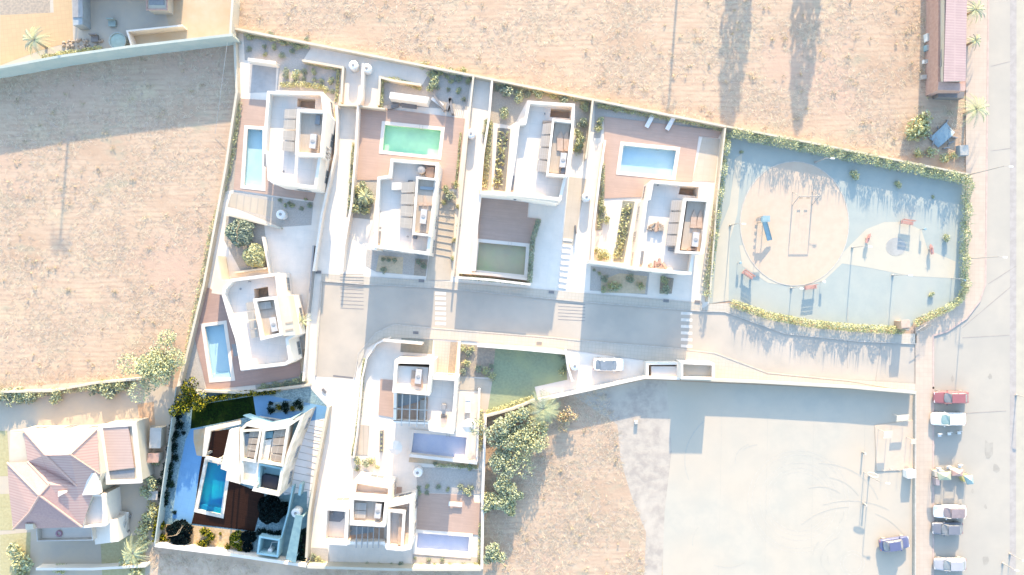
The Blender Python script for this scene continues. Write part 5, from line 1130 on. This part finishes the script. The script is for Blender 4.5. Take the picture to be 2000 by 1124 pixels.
PG_ = lambda n, r, g, b: mat(n, A(r, g, b), rough=.8)
stall('market stall with a pale green cloth roof between the parked cars', [(1832, 924), (1857, 922), (1858, 938), (1834, 938)], 1.9, PG_('sage_cloth', 226, 236, 212), cloth=KERB)
stall('market stall with a pink cloth between the green and the yellow ones', [(1860, 919), (1882, 918), (1880, 931), (1860, 930)], 1.5, PG_('pink_cloth', 244, 210, 206), cloth=KERB)
stall('small stall with a yellow edge and blue cloth at the road side of the stalls', [(1883, 930), (1900, 929), (1902, 946), (1890, 947)], 1.7, PG_('aqua_cloth', 200, 232, 238), cloth=PG_('yellow_cloth', 240, 240, 170))
bx = MB().box((*W(1824, 938), .02), (.5, 1.0, .9)).build('crate_stack', PG_('lilac_crate', 222, 214, 228)); tag(bx, 'lilac crate stack at the left end of the market stalls', 'crate')

def lamp(lab, px, py, h, arm=(.9, 0), two=False, z=.0):
    t = thing('street_lamp', lab, 'street lamp', px, py, 'slender lamp posts'); x, y = W(px, py)
    MB().tube((x, y, 0), (x, y, h), .07, .045).build('pole', GREYM, t); MB().lathe((x, y, 0), [(.16, 0), (.16, .2), (.08, .26)], 12).build('base', GREYM, t)
    for s in ((1, -1) if two else (1,)):
        MB().tube((x, y, h), (x + arm[0] * s, y + arm[1] * s, h + .08), .03).build('arm', GREYM, t); MB().box((x + arm[0] * s * 1.2, y + arm[1] * s * 1.2, h + .03), (.55, .2, .09), math.atan2(arm[1], arm[0])).build('lamp_head', WHITEP, t)
LM = [('lamp post in the middle of the playground right of the sand circle', 1664, 484, 3.2), ('lamp post on the lower right of the playground', 1743, 538, 2.9), ('lamp post just below the sand circle', 1545, 563, 1.5), ('lamp post on the left edge of the playground', 1426, 441, 3.2), ('lamp post under the top hedge of the playground', 1592, 318, 3.4),
      ('street lamp at the road corner of the playground hedge', 1886, 506, 6.5), ('street lamp beside the top right corner of the playground', 1892, 342, 7.0), ('lamp post on the concrete yard beside the banner ring', 1697, 930, 3.3)]
for l, x, y, h in LM: lamp(l, x, y, h, (.7, -.05))
for l, x, y in (('white twin post on the right pavement beside the red pickup', 1984, 772), ('upper white post at the bottom of the far pavement', 1972, 1082), ('lower white post at the bottom of the far pavement', 1958, 1100)): lamp(l, x, y, 2.2, (.3, -.1))
t = thing('banner_ring', 'pale oval hoop sign lying beside the lamp on the concrete yard', 'sign', 1705, 928)
x, y = W(1705, 928, 2.5); mb = MB()
for k in range(20):
    a, b = 6.28 * k / 20, 6.28 * (k + 1) / 20; mb.tube((x + .75 * math.cos(a), y + .28 * math.sin(a) - .2 * math.cos(a), 2.5), (x + .75 * math.cos(b), y + .28 * math.sin(b) - .2 * math.cos(b), 2.5), .07, n=6)
mb.build('hoop', CREAM, t); MB().tube((x, y - .28, 0), (x, y - .28, 2.5), .05).build('post', GREYM, t)

# ------------------------------------------------------------------ yard pergola
t = thing('yard_pergola', 'cream slab terrace with two open canopies and thin posts at the corner of the yard', 'pergola', 1750, 870)
slab(t, [(1709, 832), (1789, 820), (1785, 918), (1712, 921)], .012, .10, 'slab', mat('peach_slab', A(255, 243, 228), A(253, 236, 220), scale=.7))
for pts, h in (([(1752, 812), (1776, 810), (1774, 822), (1751, 824)], 1.3), ([(1726, 843), (1744, 842), (1742, 856), (1725, 857)], 1.5), ([(1780, 858), (1789, 858), (1789, 868), (1779, 868)], 1.3)):
    slab(t, pts, h, h + .08, 'canopy', CREAM)
    for p in (pts[0], pts[2]):
        x, y = W(*p, h); MB().box((x, y, .1), (.07, .07, h - .1)).build('post', FRAME, t)
for x0 in (1722, 1737, 1753, 1768):
    x, y = W(x0, 918 if x0 != 1737 else 915); MB().box((x, y, .1), (.05, .05, .75)).build('post', FRAME, t)
slab(t, [(1771, 920), (1789, 919), (1789, 934), (1772, 935)], .012, 1.1, 'cabinet', WHITEP)
for l, a, b, h in (('dark goal post line on the left of the yard', (1684, 884), (1686, 884), .9), ('dark goal post line on the lower left of the yard', (1686, 984), (1688, 984), .9)):
    x, y = W(*a); t = thing('bollard', l, 'bollard', *a); MB().box((x, y, 0), (.22, .22, .86)).build('post', GREYM, t); MB().box((x, y, .86), (.26, .26, .05)).build('cap', KERB, t)

# ------------------------------------------------------------------ playground equipment
REDP = mat('coral_red_paint', A(255, 196, 188), rough=.5); BLP = mat('sky_blue_plastic', A(190, 230, 250), rough=.4)
bn = lthing('playground_bench', '', 'bench', 'coral red benches of the playground')
for k, (y, z) in enumerate(((.0, .45), (-.14, .45), (-.28, .45))): MB().box((0, y, z), (1.5, .11, .04)).build('seat_slat', REDP, bn)
for k, z in enumerate((.62, .78, .94)): MB().box((0, .12 + .03 * k, z), (1.5, .04, .12)).build('backrest_slat', REDP, bn)
for sx in (-.6, .6):
    MB().box((sx, -.12, 0), (.06, .42, .43)).build('leg', GREYM, bn); MB().box((sx, .14, .43), (.05, .05, .6)).build('back_support', GREYM, bn)
for i, (x, y, r, l) in enumerate(((1768, 434, -.15, 'coral bench above the round grey mat'), (1459, 536, -.6, 'tilted coral bench at the lower left of the sand circle'), (1580, 560, .12, 'coral bench below the sand circle'))): put(bn if i == 0 else dup(bn), x, y, r, z=.05, lab=l, s=1.15)
sp = lthing('spring_rider', '', 'spring rider', 'spring riders of the playground')
MB().lathe((0, 0, 0), [(.14, 0), (.10, .1), (.14, .2), (.10, .3), (.14, .4)], 12).build('spring', GREYM, sp)
mb = MB(); mb.wprism([(-.7, -.14), (-.2, -.22), (.45, -.18), (.75, 0), (.45, .18), (-.2, .22), (-.7, .14)], .4, .62); mb.box((.15, 0, .62), (.3, .1, .3)); mb.build('animal_body', REDP, sp)
MB().tube((.3, -.25, .85), (.3, .25, .85), .025).build('handlebar', GREYM, sp)
for i, (x, y, r, l) in enumerate(((1692, 466, 1.2, 'coral spring rider between the sand circle and the small round mat'), (1815, 488, 1.75, 'coral spring rider beside the road side hedge'))): put(sp if i == 0 else dup(sp), x, y, r, z=.05, lab=l)
for i, (x, y, l) in enumerate(((1440, 514, 'blue topped post left of the tilted bench'), (1602, 551, 'blue topped post right of the lower bench'), (1797, 449, 'blue topped post right of the upper bench'), (1874, 548, 'blue topped post in the road side corner'))):
    t = thing('bin_post', l, 'litter bin', x, y); wx, wy = W(x, y)
    MB().tube((wx, wy, .05), (wx, wy, 1.0), .03).build('post', GREYM, t); MB().lathe((wx + .16, wy, .55), [(.14, 0), (.18, .45), (.15, .47)], 12).build('bin', BLP if i != 1 else WHITEP, t)
t = thing('slide', 'sky blue slide with a ladder on the left of the sand circle', 'slide', 1497, 455)
a, b = W3(1493, 434, 1.6), W3(1503, 470, .3); d = (b - a); sd = Vector((.34, .08, 0)); mb = MB()
mb.face([a - sd, a + sd, b + sd, b - sd]); mb.face([a - sd + Vector((0, 0, .16)), a - sd, b - sd, b - sd + Vector((0, 0, .16))]); mb.face([a + sd, a + sd + Vector((0, 0, .16)), b + sd + Vector((0, 0, .16)), b + sd]); mb.build('chute', BLP, t)
MB().box((a.x, a.y + .35, 1.5), (.9, .8, .08)).build('platform', BLP, t)
for sx in (-.4, .4):
    for sy in (0, .75): MB().box((a.x + sx, a.y + sy, .05), (.06, .06, 2.3 if sy else 1.5)).build('post', GREYM, t)
MB().wprism([(a.x - .5, a.y - .05), (a.x + .5, a.y - .05), (a.x + .5, a.y + .8), (a.x - .5, a.y + .8)], 2.3, 2.38).build('roof', BLP, t)
for k in range(5): MB().box((a.x - .55 - .0 * k, a.y + .4, .3 + .28 * k), (.3, .4, .04)).build('ladder_rung', GREYM, t)
t = thing('swing_set', 'large double swing frame standing in the middle of the sand circle', 'swing', 1566, 420)
mt, mb_ = W3(1580, 380, 2.3), W3(1556, 380, 2.3)
A0, B0 = W3(1548, 388, 0), W3(1586, 388, 0)
for p in (A0, B0):
    for sy in (-.9, .9): MB().tube((p.x, p.y + sy, .05), (p.x, p.y, 2.4), .045).build('leg', GREYM, t)
MB().tube((A0.x, A0.y, 2.4), (B0.x, B0.y, 2.4), .05).build('top_bar', GREYM, t)
for u in (.25, .45, .62, .8):
    if u in (.25, .62):
        p = A0.lerp(B0, u + .09); s = MB().box((p.x, p.y, .55), (.46, .2, .04)).build('swing_seat', BARK, t); OFF[s.name] = OFF[t.name]
        for dx in (-.2, .2): MB().tube((p.x + dx, p.y, .58), (p.x + dx, p.y, 2.38), .012, n=5).build('chain', GREYM, s)
t = thing('gate_pillar', 'peach stone gate pillar where the two low playground hedges meet', 'pillar', 1769, 637)
slab(t, [(1761, 628), (1776, 627), (1777, 643), (1762, 644)], 0, 1.9, 'shaft', mat('peach_stone', A(252, 226, 206), A(240, 210, 190), scale=2, bmp=.3)); slab(t, [(1760, 626), (1777, 625), (1778, 640), (1761, 641)], 1.9, 2.1, 'cap', mat('peach_cap', A(254, 230, 214), scale=2))
t = thing('gate', 'white railing gate at the road corner of the playground', 'gate', 1795, 640)
for k in range(8):
    x, y = W(1792 + 2.5 * k, 646 - 1.6 * k); MB().box((x, y, .1), (.05, .05, 1.3)).build('bar', FRAME, t)
mb = MB(); mb.path([(1792, 646), (1811, 634)], .05, 1.36, 1.42); mb.build('rail', FRAME, t)
t = thing('playground_sign', 'tall thin white double frame beside the road side hedge of the playground', 'sign', 1864, 560)
for dx in (0, 8):
    x, y = W(1858 + dx, 545); MB().box((x, y, .05), (.08, .08, 1.6)).build('post', FRAME, t)
x, y = W(1862, 545); MB().box((x, y, 1.0), (.6, .05, .6)).build('panel', FRAME, t)

# ------------------------------------------------------------------ odds and ends outside the villas
t = thing('tarpaulin_pile', 'pale blue tarpaulin sheet thrown over junk in the scrub by the main road', 'tarpaulin', 1838, 265)
mb = MB(); c0 = W3(1838, 265); g = []
for i in range(7):
    for j in range(5):
        u, v_ = (i / 6 - .5) * 3.2, (j / 4 - .5) * 1.9; a = .75; g.append((c0.x + u * math.cos(a) - v_ * math.sin(a), c0.y + u * math.sin(a) + v_ * math.cos(a), .55 + random.uniform(-.12, .12) - .3 * (abs(i - 3) / 3) ** 2))
for i in range(6):
    for j in range(4): mb.face([g[i * 5 + j], g[(i + 1) * 5 + j], g[(i + 1) * 5 + j + 1], g[i * 5 + j + 1]])
mb.build('sheet', mat('blue_tarp', A(196, 224, 240), A(182, 212, 232), scale=2), t)
for i in range(16):
    a = random.random() * 6.28; x, y = c0.x + math.cos(a) * random.uniform(.8, 2.0), c0.y + math.sin(a) * random.uniform(.8, 2.0); MB().box((x, y, 0), (random.uniform(.2, 1.1), .12, random.uniform(.1, .5)), random.random() * 3).build('scrap_board', GREYM, t)
for l, x, y, m_, s in (('cream plastic crate in the dry field beside the workshop', 1811, 76, WHITEP, (1.0, 1.1, .8)), ('blue topped crate below the cream one beside the workshop', 1810, 96, BLP, (.9, .8, .7)), ('small white crate lowest of the row beside the workshop', 1806, 122, WHITEP, (.8, .5, .5)), ('pale blue box below the tarpaulin pile', 1876, 296, mat('denim_box', A(190, 212, 228), scale=2), (1.3, 1.5, .8)), ('white broken sink in the weeds beside the workshop', 1802, 152, KERB, (.7, .6, .4)), ('white bucket on the rubble right of the dry plot', 1242, 825, WHITEP, (.5, .4, .4))):
    wx, wy = W(x, y); t = thing('crate', l, 'crate', x, y); MB().box((wx, wy, 0), s, .05, taper=.96).build('box', m_, t); MB().box((wx, wy, s[2]), (s[0] * .9, s[1] * .9, .05), .05).build('lid', KERB, t)
t = thing('garden_basin', 'round pale aqua basin against the courtyard wall', 'basin', 229, 80)
x, y = W(229, 80, 1.0); MB().lathe((x, y, 0), [(1.1, 0), (1.2, .9), (1.22, 1.0), (1.1, 1.0), (1.05, .8)], 32).build('rim', mat('aqua_render', A(214, 236, 244), scale=.8), t); MB().lathe((x, y, .8), [(1.04, 0), (1.04, .06)], 32).build('water_surface', mat('aqua_water', A(206, 240, 240), rough=.1), t)
t = thing('blue_shed', 'small blue shed at the top of the walled courtyard', 'shed', 151, 25)
slab(t, [(142, -20), (160, -20), (161, 48), (143, 50)], 0, 1.9, 'wall', mat('shed_blue', A(206, 222, 236), scale=1)); slab(t, [(141, -22), (161, -22), (162, 34), (142, 34)], 1.9, 2.0, 'roof', GREYM)
t = thing('pink_trimmed_hut', 'little hut with pink trim at the top of the walled courtyard', 'hut', 305, 8)
slab(t, [(287, -40), (325, -40), (325, 18), (287, 18)], 0, 2.0, 'wall', CREAM); MB().ring([(285, -42), (327, -42), (327, 20), (285, 20)], .2, 2.0, 2.15).build('trim', REDT, t); slab(t, [(291, -36), (321, -36), (321, 10), (291, 10)], 2.0, 2.05, 'roof', DGLASS)
for l, x, y in (('teal garden chair in the walled courtyard', 222, 48), ('dark wicker chair beside the aqua basin', 188, 78)):
    t = thing('garden_chair', l, 'chair', x, y); wx, wy = W(x, y); m_ = mat('teal_cushion', A(200, 224, 226), scale=1) if 'teal' in l else DGREYM
    MB().box((wx, wy, .2), (1.0, .9, .25)).build('seat', m_, t); MB().box((wx, wy + .45, .2), (1.0, .15, .8)).build('backrest', m_, t)
t = thing('rockery', 'pile of pale rocks along the foot of the courtyard wall', 'rocks', 160, 88)
for i in range(26):
    x, y = W(random.uniform(125, 205), random.uniform(78, 98)); MB().lathe((x, y, 0), [(random.uniform(.15, .3), 0), (random.uniform(.2, .35), .15), (.12, .35)], 6).build('stone', mat('pale_rock', A(238, 222, 206), A(214, 206, 200), scale=2), t)
mb = MB(); p = W3(444, 84, 4.2)
q = W3(420, 262, .2)
for k in range(10):
    a, b = p.lerp(q, k / 10), p.lerp(q, (k + 1) / 10); mb.tube(a, b, .025, n=5)
tag(mb.build('stay_cable', FRAME), 'thin pale cable slanting from the courtyard wall down to the field', 'cable')
for l, x, y, c_ in (('white garden shed roof west of the vivid plot', 304, 856, mat('shed_white', A(238, 242, 246), scale=1)), ('pink garden shed roof below the white one', 300, 895, REDT), ('white and red bench box against the vivid plot wall', 298, 968, KERB)):
    t = thing('garden_shed', l, 'shed', x, y); hh = 1.8 if 'bench' not in l else .7; w_, l_ = (11, 20) if 'white garden' in l else (11, 9)
    slab(t, [(x - w_, y - l_), (x + w_, y - l_), (x + w_ - 2, y + l_), (x - w_ - 2, y + l_)], hh - .1, hh, 'roof', c_); slab(t, [(x - w_ + 1, y - l_ + 1), (x + w_ - 1, y - l_ + 1), (x + w_ - 3, y + l_ - 1), (x - w_ - 1, y + l_ - 1)], 0, hh - .1, 'wall', CREAM)
t = thing('pink_float', 'pink inflatable ring on the balcony of the red roofed house', 'float', 116, 1042)
x, y = W(116, 1042, 3.35); mb = MB()
for k in range(14):
    a, b = 6.28 * k / 14, 6.28 * (k + 1) / 14; mb.tube((x + .35 * math.cos(a), y + .35 * math.sin(a), 3.45), (x + .35 * math.cos(b), y + .35 * math.sin(b), 3.45), .11, n=8)
mb.build('ring', mat('pink_vinyl', A(246, 196, 222), rough=.4), t)
# gate rails, planters and small fittings by the middle lower villa
t = thing('planter_box', 'row of dark planters on the terrace left of the white parasol', 'planter', 745, 863)
slab(t, [(742, 842), (748, 842), (747, 884), (741, 884)], 0, .5, 'box', DGREYM)
for k in range(5): x, y = W(745, 846 + 8.4 * k, .7); shp = shrub_mesh(.2, .3, 40, .12, LV, cx=x, cy=y, z=.5); shp.build('plant', LV[:3], t)
for l, pts, h in (('grey gate rail at the foot of the middle lower villa lane', [(866, 734), (886, 736)], 1.0), ('short grey rail across the lane end', [(1124, 440), (1126, 456)], 1.0)):
    mb = MB(); mb.path(pts, .12, 0, h); tag(mb.build('gate_rail', DGREYM), l, 'gate')

palm('tall palm behind the walled courtyard whose shadow lies on the west field', 176, -276, 16, 1.9, 30, LV[:3]); palm('tall palm north of the dry field', 1345, -300, 11, 1.2, 16, LV[:3])
